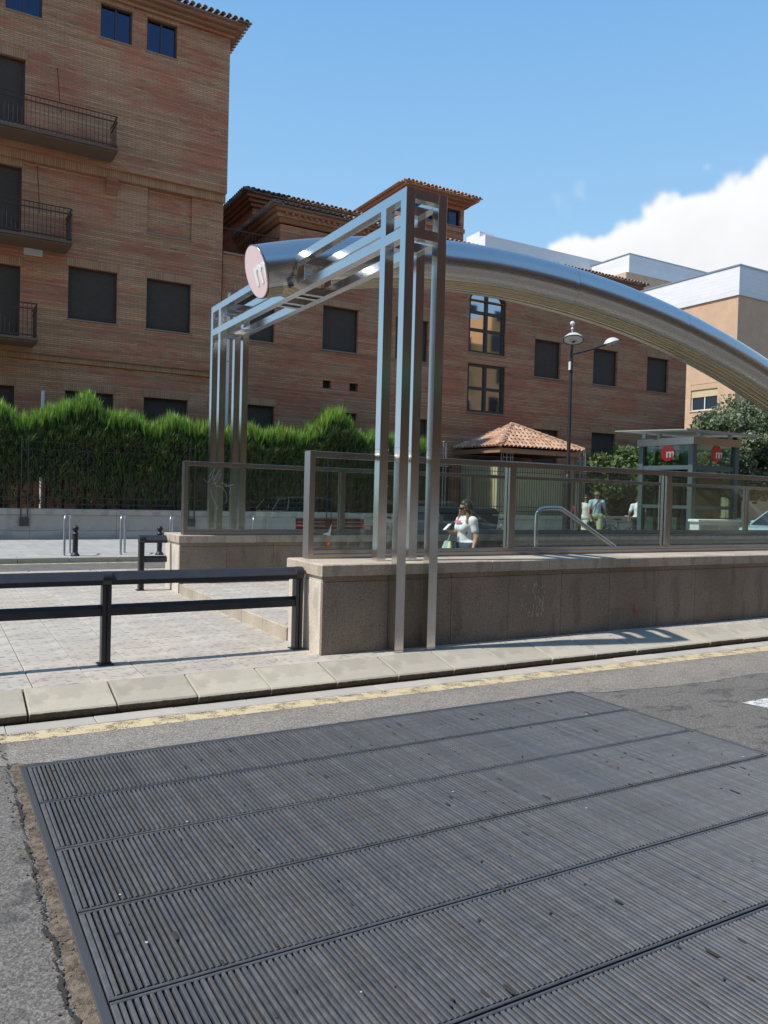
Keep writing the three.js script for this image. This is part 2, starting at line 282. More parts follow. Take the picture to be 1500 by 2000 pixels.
// shapes drawn in (z, y) and given thickness along x
const extrX = (pts, holes, x0, x1, bevel = 0) => extr(polyShape(pts.map(([z, y]) => [-z, y]), (holes || []).map((h) => h.map(([z, y]) => [-z, y]))), x1 - x0, bevel).rotateY(Math.PI / 2).translate(x0, 0, 0);
const pick = (list, i, s = 0) => list[Math.floor(hash(i, s, 777) * list.length) % list.length];
const font = await new FontLoader().loadAsync('fonts/droid/droid_sans_bold.typeface.json');
const textGeo = (t, size, depth) => { const g = new TextGeometry(t, { font, size, depth, curveSegments: 6, bevelEnabled: false }); g.computeBoundingBox(); return g; };
// ---------------------------------------------------------------- ground, road, pavement
const PIT = { x0: 5.45, x1: 20, z0: -11.0, z1: -7.15 }, GR = { x0: 0.5, x1: 4.65, z0: -4.83, z1: -0.72 };
const flat = (outer, holes, y) => new THREE.ShapeGeometry(polyShape(outer.map(([x, z]) => [x, -z]), holes.map((h) => h.map(([x, z]) => [x, -z])))).rotateX(-Math.PI / 2).translate(0, y, 0);
const zrect = (x0, x1, z0, z1) => [[x0, z0], [x1, z0], [x1, z1], [x0, z1]];
structure('road', flat(zrect(-400, 400, -400, 400), [zrect(PIT.x0, PIT.x1, PIT.z0 - 0.3, PIT.z1 + 0.3), zrect(GR.x0, GR.x1, GR.z0, GR.z1)], 0), M.asphalt);
structure('ventilation_shaft', [box(GR.x0 - 0.1, GR.x1 + 0.1, -1.3, -1.2, GR.z0 - 0.1, GR.z1 + 0.1), box(GR.x0 - 0.1, GR.x0, -1.2, -0.005, GR.z0, GR.z1), box(GR.x1, GR.x1 + 0.1, -1.2, -0.005, GR.z0, GR.z1), box(GR.x0 - 0.1, GR.x1 + 0.1, -1.2, -0.005, GR.z0 - 0.1, GR.z0), box(GR.x0 - 0.1, GR.x1 + 0.1, -1.2, -0.005, GR.z1, GR.z1 + 0.1)], M.darkConcrete);
// painted line and dash
const yl = structure('yellow_line', flat([[-12, -5.55], [24, -5.55], [24, -5.36], [-12, -5.36]].map(([x, z]) => [x, z]), [], 0.004), M.yellow);
structure('road_marking', flat([[5.72, -4.02], [7.4, -4.06], [7.4, -3.86], [5.76, -3.80]], [], 0.004), M.white);
structure('yellow_line', flat(zrect(-30, 60, -17.72, -17.55), [], 0.004), M.yellow);
// pale worn margin of the carriageway beside the line, its edge ragged
{ const a = [], b = []; for (let i = 0; i <= 300; i++) { const x = -12 + 0.12 * i; a.push([x, -4.80 + 0.10 * (fbm(i / 300, 0.3, 60, 2, 4, 431) - 0.5) + 0.03 * (hash(i, 1, 432) - 0.5) - (x < 0.45 ? 0.12 : x > 4.75 ? -0.15 * clamp(x - 4.75) : 0.075)]); b.push([x, -5.362]); } structure('road_margin', flat([...b, ...a.reverse()], [], 0.0025), M.paleAsphalt); }
// gutter of thin concrete slabs
{
  const g = new THREE.Group(); g.name = 'gutter'; g.userData.kind = 'structure'; scene.add(g);
  const geo = prep(cbox(-0.278, 0.278, -0.03, 0.006, -0.092, 0.092, 0.004));
  for (let i = -8; i < 34; i++) put('gutter_slab', geo, pick(M.gutter, i), g, 0.735 + 0.56 * i, (hash(i, 1, 5) - 0.5) * 0.003, -5.648, (hash(i, 2, 5) - 0.5) * 0.006);
}
// sloping kerb stones
{
  const g = new THREE.Group(); g.name = 'kerb'; g.userData.kind = 'structure'; scene.add(g);
  const geos = [0, 1, 2].map((v) => { const r = rng(50 + v), j = () => (r() - 0.5) * 0.008; return prep(extrX([[-0.035, -0.02], [0, 0.062 + j()], [-0.012, 0.076 + j()], [-0.18, 0.110 + j()], [-0.35, 0.148], [-0.38, 0.152], [-0.38, -0.02]], [], -0.284, 0.284, 0.005)); });
  // dark brown strip over the upright face, its upper edge ragged
  const dark_strip = [0, 1, 2, 3].map((v) => { const P = [], n = 60, face = (x, y) => [x, y, -0.035 + 0.035 * (y + 0.02) / 0.082 + 0.0035]; const top = (i) => 0.050 + 0.016 * (fbm(i / n, 0.4, 16, 2, 3, 60 + v) - 0.3) + 0.006 * hash(i, v, 66); for (let i = 0; i < n; i++) { const a = -0.282 + 0.564 * i / n, b = -0.282 + 0.564 * (i + 1) / n; P.push(...face(a, -0.018), ...face(b, -0.018), ...face(b, top(i + 1)), ...face(a, -0.018), ...face(b, top(i + 1)), ...face(a, top(i))); } const g2 = new THREE.BufferGeometry(); g2.setAttribute('position', new THREE.Float32BufferAttribute(P, 3)); g2.computeVertexNormals(); return prep(g2); });
  for (let i = -5; i < 36; i++) { const k = put('kerb_stone', geos[(i + 9) % 3], pick(M.kerb, i, 3), g, 0.89 + 0.5817 * i, (hash(i, 4, 5) - 0.5) * 0.008, -5.742 + (hash(i, 5, 5) - 0.5) * 0.010, (hash(i, 6, 5) - 0.5) * 0.012, 0, (hash(i, 8, 5) - 0.5) * 0.006); const q = shadow(new THREE.Mesh(dark_strip[(i + 11) % 4], M.dark_strip)); q.name = 'dark_strip'; k.add(q); }
}
// the island in the middle of the street and its paving
const island = structure('island', extr(polyShape([[-60, 5.78], [26, 5.78], [26, 14.55], [-60, 14.55]].map(([x, y]) => [x, y]), [rect(PIT.x0, PIT.x1, 7.1, 11.05)]), 0.140).rotateX(-Math.PI / 2).translate(0, -0.004, 0), M.concrete);
// trim the part of the bed that would stand above the sloping kerb: it lies lower there
island.geometry.attributes.position.array.forEach((v, i, a) => { if (i % 3 === 2 && v > -5.79) a[i] = -6.115; });
{
  const big = prep(cbox(-0.1975, 0.1975, -0.03, 0.012, -0.1975, 0.1975, 0.004));
  for (let a = 0; a < 10; a++) for (let b = 0; b < 21; b++) {
    const x = 2.87 - 0.4 * a, z = -6.335 - 0.4 * b, k = a * 31 + b;
    if (z < -14.4) continue;
    put('paving_slab', big, pick(M.paving, k, 7), island, x, 0.138 + (hash(k, 2, 9) - 0.5) * 0.004, z, (hash(k, 3, 9) < 0.5 ? 0 : Math.PI), (hash(k, 4, 9) - 0.5) * 0.006, (hash(k, 5, 9) - 0.5) * 0.006);
  }
  const strip = prep(cbox(-0.2975, 0.2975, -0.03, 0.012, -0.117, 0.117, 0.004));
  for (let a = 0; a < 29; a++) put('paving_slab', strip, pick(M.paving, a, 17), island, 3.37 + 0.6 * a, 0.138 + (hash(a, 2, 19) - 0.5) * 0.003, -6.248);
  const farKerb = prep(cbox(-0.495, 0.495, -0.1, 0.15, -0.06, 0.06, 0.02));
  for (let a = 0; a < 12; a++) put('kerb_stone', farKerb, pick(M.kerb, a, 23), island, -4 + a, 0.0, -14.61);
}
// far pavement across the second carriageway
structure('far_pavement', [box(-60, 21.6, -0.02, 0.12, -24.1, -17.92), box(21.6, 60, -0.02, 0.12, -24.1, -22.6)], M.farPaving);
{
  const g = new THREE.Group(); g.name = 'far_kerb'; g.userData.kind = 'structure'; scene.add(g);
  const geo = prep(cbox(-0.495, 0.495, -0.1, 0.126, -0.06, 0.06, 0.02));
  for (let a = 0; a < 24; a++) put('kerb_stone', geo, pick(M.kerb, a, 29), g, -1.9 + a, 0, -17.86);
}
structure('garden_ground', box(-60, 60, -0.02, 0.10, -60, -24.1), M.dirt);
structure('near_pavement', box(-60, 90, -0.02, 0.12, 5.6, 40), M.farPaving);

// ---------------------------------------------------------------- ventilation grating set in the road, one thing per row
{
  const rim = thing('steel_rim', 'dark steel rim set in the asphalt around the whole ventilation grating', 'frame', [2.575, 0, -4.8]);
  mesh('edge', cbox(GR.x0 - 0.035, GR.x1 + 0.035, -0.09, 0.012, GR.z0 - 0.035, GR.z0 - 0.002, 0.003), M.grateFrame, rim);
  mesh('edge', cbox(GR.x0 - 0.035, GR.x0 - 0.002, -0.09, 0.012, GR.z0 - 0.001, GR.z1, 0.003), M.grateFrame, rim);
  mesh('edge', cbox(GR.x1 + 0.002, GR.x1 + 0.035, -0.09, 0.012, GR.z0 - 0.001, GR.z1, 0.003), M.grateFrame, rim);
  const N = 176, pitch = (GR.x1 - GR.x0 - 0.05) / N, L = 0.585, names = ['farthest row of the grating, nearest the yellow line', 'second row of the grating counted from the yellow line', 'third row of the grating counted from the yellow line', 'fourth row of the grating counted from the yellow line', 'fifth row of the grating counted from the yellow line', 'sixth row of the grating, second from the photo bottom', 'nearest row of the grating at the bottom right of the photo'];
  const h = L / 2 - 0.0215, bars = [0, 1].map((v) => { const w = 0.0072 + 0.0006 * v; return prep(extr(polyShape([[-w, -0.035], [w, -0.035], [w, 0.009], [w * 0.55, 0.0135], [-w * 0.55, 0.0135], [-w, 0.009]]), 2 * h).translate(0, 0, -h)); });
  for (let r = 0; r < 7; r++) {
    const z0 = GR.z0 + r * L + 0.005, z1 = z0 + L - 0.010, zc = (z0 + z1) / 2;
    const t = thing('grating_row', 'dark metal ' + names[r], 'grating', [2.575, 0, zc], 'rows of the road ventilation grating');
    mesh('edge_bar', cbox(GR.x0 + 0.004, GR.x1 - 0.004, -0.05, 0.013, z0, z0 + 0.013, 0.003), M.grate[r % 4], t);
    mesh('edge_bar', cbox(GR.x0 + 0.004, GR.x1 - 0.004, -0.05, 0.013, z1 - 0.013, z1, 0.003), M.grate[(r + 1) % 4], t);
    mesh('end_bar', cbox(GR.x0 + 0.004, GR.x0 + 0.024, -0.05, 0.0125, z0 + 0.014, z1 - 0.014, 0.003), M.grate[2], t);
    mesh('end_bar', cbox(GR.x1 - 0.024, GR.x1 - 0.004, -0.05, 0.0125, z0 + 0.025, z1 - 0.025, 0.003), M.grate[2], t);
    mesh('support_bar', [0.25, 0.5, 0.75].map((f) => box(GR.x0 + 0.03, GR.x1 - 0.03, -0.075, -0.036, mix(z0, z1, f) - 0.006, mix(z0, z1, f) + 0.006)), M.grateFrame, t);
    for (let i = 0; i < N; i++) put('bar', bars[(i + r) % 2], M.grate[Math.floor(hash(i, r, 61) * 4)], t, GR.x0 + 0.025 + pitch * (i + 0.5), (hash(i, r, 62) - 0.5) * 0.0025, zc, 0, 0, (hash(i, r, 63) - 0.5) * 0.06);
  }
}
// cracked edge of the asphalt filled with earth along the left of the grating
{
  const strip = (x, w, n, seed, y, z0 = -4.95, z1 = -0.6) => {
    const P = [], pts = []; for (let i = 0; i <= n; i++) { const f = i / n, z = mix(z0, z1, f), a = x(f), b = a + w(f); pts.push([a, b, z]); }
    for (let i = 0; i < n; i++) { const [a, b, z] = pts[i], [c, d, e] = pts[i + 1]; P.push(a, y, z, c, y, e, d, y, e, a, y, z, d, y, e, b, y, z); }
    const g = new THREE.BufferGeometry(); g.setAttribute('position', new THREE.Float32BufferAttribute(P, 3)); g.computeVertexNormals(); return g;
  };
  const jag = (f, s, k) => (fbm(f, 0.3, 40, 2, 3, s) - 0.5) * k + (hash(Math.floor(f * 400), 1, s) - 0.5) * k * 0.35;
  const e = mesh('earth_seam', strip((f) => 0.428 - 0.035 * f + jag(f, 401, 0.035), (f) => 0.466 - (0.428 - 0.035 * f + jag(f, 401, 0.035)), 400, 1, 0.0042), M.dirt); e.userData.kind = 'structure';
  const c = mesh('asphalt_crack', [strip((f) => 0.416 - 0.035 * f + jag(f, 401, 0.05) - 0.012, (f) => 0.004 + 0.05 * Math.max(0, fbm(f, 0.6, 60, 2, 3, 405) - 0.42), 420, 2, 0.0082), strip((f) => 0.40 + jag(f, 411, 0.12), (f) => 0.004 + 0.012 * hash(Math.floor(f * 60), 2, 412), 70, 2, 0.0082, -5.56, -5.0)], M.soil); c.userData.kind = 'structure';
  const r = rng(77), bits = [];
  for (let i = 0; i < 420; i++) { const s = 0.002 + 0.006 * r() * r(), g = new THREE.IcosahedronGeometry(s, 0); g.scale(1, 0.6, 1.2); g.rotateY(r() * 6); g.translate(0.36 + 0.10 * r(), 0.004 + s * 0.3, -4.9 + 4.2 * r()); bits.push(g); }
  const gr = mesh('loose_grit', bits, M.dirt); tag(gr, 'loose grit scattered along the cracked left edge of the grating', 'grit'); gr.userData.kind = 'stuff';
  const lit = [], l2 = [];
  for (let i = 0; i < 260; i++) { const s = 0.003 + 0.005 * r(), g = new THREE.IcosahedronGeometry(s, 0); const dash = r() < 0.45; g.scale(1.3, 0.4, dash ? 5 : 1); if (!dash) g.rotateY(r() * 6); g.translate(GR.x0 + 0.1 + 3.9 * r(), 0.015, GR.z0 + 0.1 + 3.9 * r()); (dash || r() < 0.85 ? lit : l2).push(g); }
  const lg = mesh('litter_specks', lit, M.soil); tag(lg, 'dark specks of gum and leaf litter strewn over the grating', 'litter'); lg.userData.kind = 'stuff';
  const lw = mesh('litter_specks', l2, std({ color: rgb(0.4, 0.39, 0.37), roughness: 0.9 })); tag(lw, 'small pale specks of paper litter strewn over the grating', 'litter'); lw.userData.kind = 'stuff';
}
// ---------------------------------------------------------------- station entrance: parapet walls, steps
const TOP = 0.97, FLOOR = 0.285;
function parapet(label, zFace, zOther, side, base) {              // side = +1: clad face looks to +z
  const t = thing('parapet_wall', label, 'wall', [3.07, base, (zFace + zOther) / 2]);
  const s = side, f = zFace, zi = f - s * 0.034;
  mesh('core', box(3.104, 20, -2.9, 0.855, Math.min(zi, zOther), Math.max(zi, zOther)), M.concrete, t);
  const xs = [3.07]; for (let x = 3.758; x < 19.9; x += 0.72) xs.push(x); xs.push(20);
  for (let i = 0; i < xs.length - 1; i++) {
    const a = xs[i] + 0.0025, b = xs[i + 1] - 0.0025;
    mesh('granite_panel', cbox(a, b, base - 0.02, 0.808, Math.min(f, zi), Math.max(f, zi) - (hash(i, 3, 81) * 0.003) * s, 0.004), pick(M.granite, i, 80 + s), t);
    mesh('granite_band', cbox(a, b, 0.811, 0.858, Math.min(f - s * 0.007, zi), Math.max(f - s * 0.007, zi), 0.003), pick(M.granite, i, 84 + s), t);
  }
  const z0 = Math.min(f, zOther), z1 = Math.max(f, zOther);
  mesh('granite_panel', cbox(3.07, 3.102, 0.13, 0.808, z0 + (s > 0 ? 0 : 0.036), z1 - (s > 0 ? 0.036 : 0), 0.004), M.litEndStone, t);
  mesh('granite_band', cbox(3.077, 3.102, 0.811, 0.858, z0 + 0.01, z1 - 0.04, 0.003), M.litEndStone, t);
  const cx = [3.05]; for (let x = 4.2; x < 19.9; x += 0.76) cx.push(x); cx.push(20.02);
  for (let i = 0; i < cx.length - 1; i++) mesh('coping_stone', cbox(cx[i] + 0.002, cx[i + 1] - 0.002, 0.861, TOP + (hash(i, 2, 88) - 0.5) * 0.003, z0 - 0.022, z1 + 0.022, 0.010), pick(M.cap, i, 86 + s), t);
  return t;
}
const nearWall = parapet('speckled granite parapet wall nearest the road, steel posts in front', -6.37, -7.13, 1, 0.15);
const farWall = parapet('speckled granite parapet wall on the far side of the stairs', -11.02, -11.78, 1, FLOOR);
{ // marks on the near wall: a red paint splash and a chalky run of white
  const r = rng(91), redS = polyShape([[-0.02, 0.10], [0.005, 0.09], [0.0, 0.06], [0.03, 0.035], [0.055, 0.01], [0.09, -0.015], [0.05, -0.005], [0.02, 0.0], [-0.015, -0.01], [-0.03, 0.03]]);
  mesh('red_paint_splash', new THREE.ShapeGeometry(redS).translate(7.05, 0.33, -6.3655), std({ color: rgb(0.50, 0.07, 0.08), roughness: 0.7 }), nearWall);
  const runs = []; for (let i = 0; i < 60; i++) { const x = 5.36 + 0.32 * r(), y = 0.36 + 0.34 * r(), w = 0.003 + 0.006 * r(), hgt = 0.012 + 0.04 * r(); runs.push(new THREE.ShapeGeometry(polyShape([[0, 0], [w, 0.002], [w * 0.8, hgt], [w * 0.1, hgt * 0.9]])).translate(x, y, -6.3658)); }
  mesh('chalky_run', runs, std({ color: rgb(0.52, 0.49, 0.44), roughness: 0.95 }), nearWall);
}
// raised floor at the head of the stairs
const landing = structure('entrance_floor', [box(3.11, PIT.x0, 0.02, 0.272, -11.0, -7.15)], M.concrete);
{
  const geo = prep(cbox(-0.1965, 0.1965, -0.02, 0.014, -0.1915, 0.1915, 0.004));
  for (let a = 0; a < 6; a++) for (let b = 0; b < 10; b++) { const k = a * 17 + b; put('paving_slab', geo, pick(M.paving, k, 33), landing, 3.31 + 0.4 * a, 0.271 + (hash(k, 2, 34) - 0.5) * 0.002, -7.345 - 0.385 * b, hash(k, 5, 34) < 0.5 ? 0 : Math.PI); }
  const edge = prep(cbox(-0.02, 0.02, 0.10, 0.282, -0.318, 0.318, 0.008));
  for (let b = 0; b < 6; b++) put('step_stone', edge, pick(M.cap, b, 35), landing, 3.088, 0, -7.475 - 0.641 * b);
}
// stairs going down, lower landing, inner end wall
const stairs = structure('stairwell', [box(5.3, 20.2, -2.95, -2.75, -11.05, -7.1), box(20, 20.3, -2.9, 0.97, -11.0, -7.13), box(5.25, 5.45, -2.9, 0.0, -11.0, -7.15)], M.concrete);
for (let i = 0; i < 17; i++) {
  const x = 8.0 + 0.31 * i, y = FLOOR - 0.165 * (i + 1);
  mesh('step', cbox(x + 0.002, x + 0.33, y - 0.30, y, -9.02, -7.135, 0.012), pick(M.cap, i, 41), stairs);
  const x2 = 6.75 + 0.31 * i; if (x2 < 19) mesh('step', cbox(x2 + 0.002, x2 + 0.33, y - 0.30, y, -10.98, -9.2, 0.012), pick(M.cap, i, 42), stairs);
}
mesh('divider', [cbox(5.46, 20, -2.75, FLOOR, -9.18, -9.04, 0.01)], M.granite[1], stairs);
mesh('upper_floor', [box(5.46, 6.75, 0.0, FLOOR, -10.98, -9.19), box(5.46, 8.0, 0.0, FLOOR - 0.001, -9.035, -7.14)], M.paving[1], stairs);
{
  const t = thing('stair_handrail', 'bright steel tube handrail bent down along the stairs behind the glass', 'handrail', [7.9, FLOOR, -9.11]);
  mesh('rail', pipe([V(7.92, FLOOR - 0.01, -9.11), V(7.92, 0.8, -9.11), V(7.92, 1.33, -9.11), V(7.96, 1.43, -9.11), V(8.06, 1.47, -9.11), V(8.32, 1.48, -9.11), V(8.44, 1.455, -9.11), V(8.9, 1.22, -9.11), V(9.9, 0.71, -9.11), V(10.9, 0.20, -9.11)], 0.034, 80, 12), M.handrail, t);
  mesh('post', [rod(V(9.5, -0.6, -9.11), V(9.5, 0.90, -9.11), 0.02), rod(V(10.7, -1.2, -9.11), V(10.7, 0.29, -9.11), 0.02)], M.handrail, t);
  mesh('base_plate', lathe([[0, 0], [0.07, 0], [0.07, 0.012], [0, 0.013]], 18).translate(7.92, FLOOR, -9.11), M.handrail, t);
}

// ---------------------------------------------------------------- glass balustrades on the walls
function balustrade(label, z, xs, xEnd) {
  const t = thing('glass_balustrade', label, 'balustrade', [xs[0], TOP, z]);
  mesh('end_post', cbox(xs[0], xs[0] + 0.058, TOP + 0.001, 2.022, z - 0.065, z + 0.065, 0.004), M.steelRail, t);
  mesh('top_rail', [cbox(xs[0] + 0.059, xEnd, 1.958, 2.02, z - 0.045, z + 0.045, 0.004)], M.steelRail, t);
  mesh('bottom_rail', [cbox(xs[0] + 0.059, xEnd, TOP + 0.001, 1.012, z - 0.055, z + 0.055, 0.004), cbox(xs[0] + 0.059, xEnd, 1.0125, 1.05, z - 0.03, z + 0.03, 0.004)], M.steelRail, t);
  for (let i = 1; i < xs.length; i++) mesh('post', [box(xs[i] - 0.045, xs[i] + 0.045, 1.051, 1.957, z - 0.05, z - 0.008), box(xs[i] - 0.045, xs[i] + 0.045, 1.051, 1.957, z + 0.008, z + 0.04)], M.steelRail, t);
  for (let i = 0; i < xs.length; i++) { const a = i ? xs[i] + 0.005 : xs[0] + 0.062, b = i + 1 < xs.length ? xs[i + 1] - 0.005 : xEnd - 0.01; mesh('pane', box(a, b, 1.045, 1.962, z - 0.005, z + 0.005), M.glass, t); }
  return t;
}
const nearGlass = balustrade('framed glass balustrade standing on the near granite wall', -7.03, [3.19, 5.72, 8.30, 10.88, 13.46, 16.04, 18.62], 20);
const farGlass = balustrade('framed glass balustrade standing on the far granite wall', -11.12, [3.125, 5.655, 8.18, 10.70, 13.22, 15.71, 18.2], 20);
{ // scratched tags, a round orange sticker and a torn white sheet on the panes
  const etch = std({ color: rgb(0.30, 0.31, 0.31), roughness: 0.8 }), lines = [];
  const stroke = (pts, z, r = 0.0035) => lines.push(pipe(pts.map(([x, y]) => V(x, y, z)), r, pts.length * 5, 4));
  const q = (x, y) => [3.48 + x * 0.0105, 1.945 - y * 0.0078];
  stroke([q(2, 17), q(10, 0), q(6, 20), q(18, 4), q(8, 24), q(20, 10), q(12, 28), q(6, 30)], -11.112);
  stroke([q(-6, 22), q(0, 28), q(6, 20), q(12, 34), q(20, 36), q(26, 46), q(28, 62), q(24, 66)], -11.112);
  stroke([q(20, 28), q(30, 33), q(38, 30), q(24, 34), q(33, 36), q(31, 48)], -11.112); stroke([q(4, 40), q(8, 58), q(14, 74), q(12, 80)], -11.112);
  mesh('scratched_tag', lines.splice(0), etch, farGlass);
  const st = mesh('sticker', [new THREE.CylinderGeometry(0.024, 0.024, 0.001, 20).rotateX(Math.PI / 2).scale(1, 1.25, 1).translate(3.435, 1.115, -7.0232)], std({ color: rgb(0.75, 0.16, 0.06), roughness: 0.6 }), nearGlass);
  mesh('sticker_mark', [box(3.428, 3.442, 1.119, 1.122, -7.0222, -7.0218), box(3.4335, 3.4365, 1.107, 1.119, -7.0222, -7.0218), box(3.440, 3.443, 1.107, 1.113, -7.0222, -7.0218)], M.letter, st);
  const sheet = new THREE.BufferGeometry(); sheet.setAttribute('position', new THREE.Float32BufferAttribute([3.36, 1.205, -7.012, 3.45, 1.19, -7.015, 3.425, 1.225, -7.008, 3.425, 1.225, -7.008, 3.45, 1.19, -7.015, 3.465, 1.315, -7.018, 3.425, 1.225, -7.008, 3.465, 1.315, -7.018, 3.44, 1.25, -7.005], 3)); sheet.computeVertexNormals();
  mesh('torn_paper', sheet, std({ color: rgb(0.7, 0.7, 0.72), roughness: 0.9, side: THREE.DoubleSide }), nearGlass);
  stroke([[4.02, 1.70], [4.06, 1.725], [4.11, 1.70], [4.05, 1.68], [4.10, 1.665]], -7.022, 0.003); stroke([[6.6, 1.35], [6.72, 1.42], [6.84, 1.38], [6.76, 1.30], [6.62, 1.34]], -7.022, 0.002);
  mesh('scratched_tag', lines.splice(0), etch, nearGlass);
}

// ---------------------------------------------------------------- stainless gantry over the entrance
{
  const t = thing('entrance_gantry', 'tall polished steel gantry of square tubes framing the station entrance', 'gantry', [3.96, 0.12, -9.075]);
  const FX = [[3.74, 3.835], [4.095, 4.19]], m = (z) => -18.15 - z, legs = [[-6.30, -6.205, 0.10], [-6.67, -6.575, TOP + 0.001], [m(-6.575), m(-6.67), TOP + 0.001], [m(-6.205), m(-6.30), 0.14]];
  for (const [x0, x1] of FX) {
    for (const [z0, z1, y0] of legs) {
      const p = mesh('post', [cbox(x0, x1, y0, 2.046, Math.min(z0, z1), Math.max(z0, z1), 0.003), cbox(x0, x1, 2.05, 3.9795, Math.min(z0, z1), Math.max(z0, z1), 0.001), box(x0 + 0.004, x1 - 0.004, 2.04, 2.06, Math.min(z0, z1) + 0.004, Math.max(z0, z1) - 0.004)], M.steel, t);
      p.castShadow = true;
    }
    const a = -6.205, b = -8.75, c = m(b), d = m(a);
    const outline = [[a, 3.98], [a, 4.43], [b, 4.43], [b, 4.075], [c, 4.075], [c, 4.43], [d, 4.43], [d, 3.98]];
    const hz = (p, q) => [[p, 4.075], [p, 4.335], [q, 4.335], [q, 4.075]];
    mesh('side_truss', extrX(outline, [hz(-6.30, -6.575), hz(-6.67, -8.665), hz(m(-8.665), m(-6.67)), hz(m(-6.575), m(-6.30))], x0, x1, 0.002), M.steel, t);
  }
  const cross = (z0, z1, y0, y1) => mesh('cross_bar', box(3.8352, 4.0948, y0, y1, Math.min(z0, z1), Math.max(z0, z1)), M.steel, t);
  for (const f of [(z) => z, m]) {
    cross(f(-6.30), f(-6.207), 4.337, 4.428); cross(f(-6.30), f(-6.207), 3.982, 4.073); cross(f(-6.67), f(-6.577), 3.982, 4.073); cross(f(-6.67), f(-6.577), 4.337, 4.428);
    cross(f(-8.748), f(-8.667), 4.337, 4.428); cross(f(-8.748), f(-8.667), 3.982, 4.073); cross(f(-8.94), f(-8.86), 3.984, 4.071);
  }
}

// ---------------------------------------------------------------- the arched tube over the stairs, with the round sign at its end
{
  const Z = -9.075, yc = (x) => x < 7.1 ? 4.83 - 0.0417 * (x - 7.1) ** 2 : 4.83 - 0.0268 * (x - 7.1) ** 2, dy = (x) => x < 7.1 ? -2 * 0.0417 * (x - 7.1) : -2 * 0.0268 * (x - 7.1), rad = (x) => 0.312 + 0.0068 * Math.min(x - 3.3, 10);
  const t = thing('arched_tube', 'long polished steel tube arching over the stairwell', 'canopy tube', [20.3, 0, Z]);
  const pt = (x, th, r) => { const s = dy(x), l = Math.hypot(1, s); return [x - s / l * Math.sin(th) * r, yc(x) + Math.sin(th) * r / l, Z + Math.cos(th) * r]; };
  function sweep(x0, x1, n, t0, t1, k, rf) {
    const P = [], I = [], Q = [];
    for (let i = 0; i <= n; i++) for (let j = 0; j <= k; j++) { const x = mix(x0, x1, i / n), th = mix(t0, t1, j / k); P.push(...pt(x, th, rf(x, th))); Q.push(th * 0.33, x); }
    for (let i = 0; i < n; i++) for (let j = 0; j < k; j++) { const a = i * (k + 1) + j, b = a + k + 1; I.push(a, a + 1, b, b, a + 1, b + 1); }
    const g = new THREE.BufferGeometry(); g.setAttribute('position', new THREE.Float32BufferAttribute(P, 3)); g.setAttribute('uv', new THREE.Float32BufferAttribute(Q, 2)); g.setIndex(I); g.computeVertexNormals(); return g;
  }
  const X0 = 3.40, X1 = 20.5, seg = [3.40, 5.9, 8.3, 10.7, 13.1, 15.5, 18, 20.5], D = Math.PI / 180;
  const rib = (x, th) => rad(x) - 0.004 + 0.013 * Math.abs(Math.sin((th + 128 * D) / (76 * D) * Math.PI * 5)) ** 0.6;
  for (let i = 0; i < seg.length - 1; i++) {
    const a = seg[i] + (i ? 0.002 : 0), b = seg[i + 1] - 0.002;
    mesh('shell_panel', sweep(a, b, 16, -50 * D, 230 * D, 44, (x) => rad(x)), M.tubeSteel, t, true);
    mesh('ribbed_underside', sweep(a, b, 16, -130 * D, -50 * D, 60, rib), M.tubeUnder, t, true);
  }
  mesh('inner_core', sweep(X0 + 0.02, X1, 40, 0, 2 * Math.PI, 20, (x) => rad(x) - 0.02), M.steelRail, t);
  // round sign facing along the tube
  const s = dy(X0), l = Math.hypot(1, s), T = V(1 / l, s / l, 0), U = V(-s / l, 1 / l, 0), mat4 = new THREE.Matrix4().makeBasis(V(0, 0, 1), U, T.clone().negate()).setPosition(X0, yc(X0), Z), R = rad(X0);
  const disc = mesh('sign_disc', new THREE.CylinderGeometry(R - 0.008, R - 0.008, 0.02, 64).rotateX(Math.PI / 2).translate(0, 0, 0.012).applyMatrix4(mat4), M.glarePink, t);
  disc.userData.label = 'round red sign face with glare painted in as pink, and a white letter m';
  mesh('rim', new THREE.TorusGeometry(R - 0.004, 0.008, 8, 64).translate(0, 0, 0.016).applyMatrix4(mat4), M.steelRail, t);
  mesh('letter_m', metroM(R - 0.010, 0.0225, 0.006).applyMatrix4(mat4), M.letter, disc);
}
// the white letter m at the right of a round sign, cut off by its edge
function metroM(R, z, depth) {
  const g = textGeo('m', 1, depth), b = g.boundingBox, k = (R * 1.20) / (b.max.x - b.min.x), ky = (R * 0.74) / (b.max.y - b.min.y);
  g.scale(k, ky, 1).translate(-b.min.x * k - R * 0.24, -b.min.y * ky - R * 0.54, z);
  const p = g.attributes.position; for (let i = 0; i < p.count; i++) { const r = Math.hypot(p.getX(i), p.getY(i)); if (r > R) { p.setX(i, p.getX(i) * R / r); p.setY(i, p.getY(i) * R / r); } }
  return g;
}

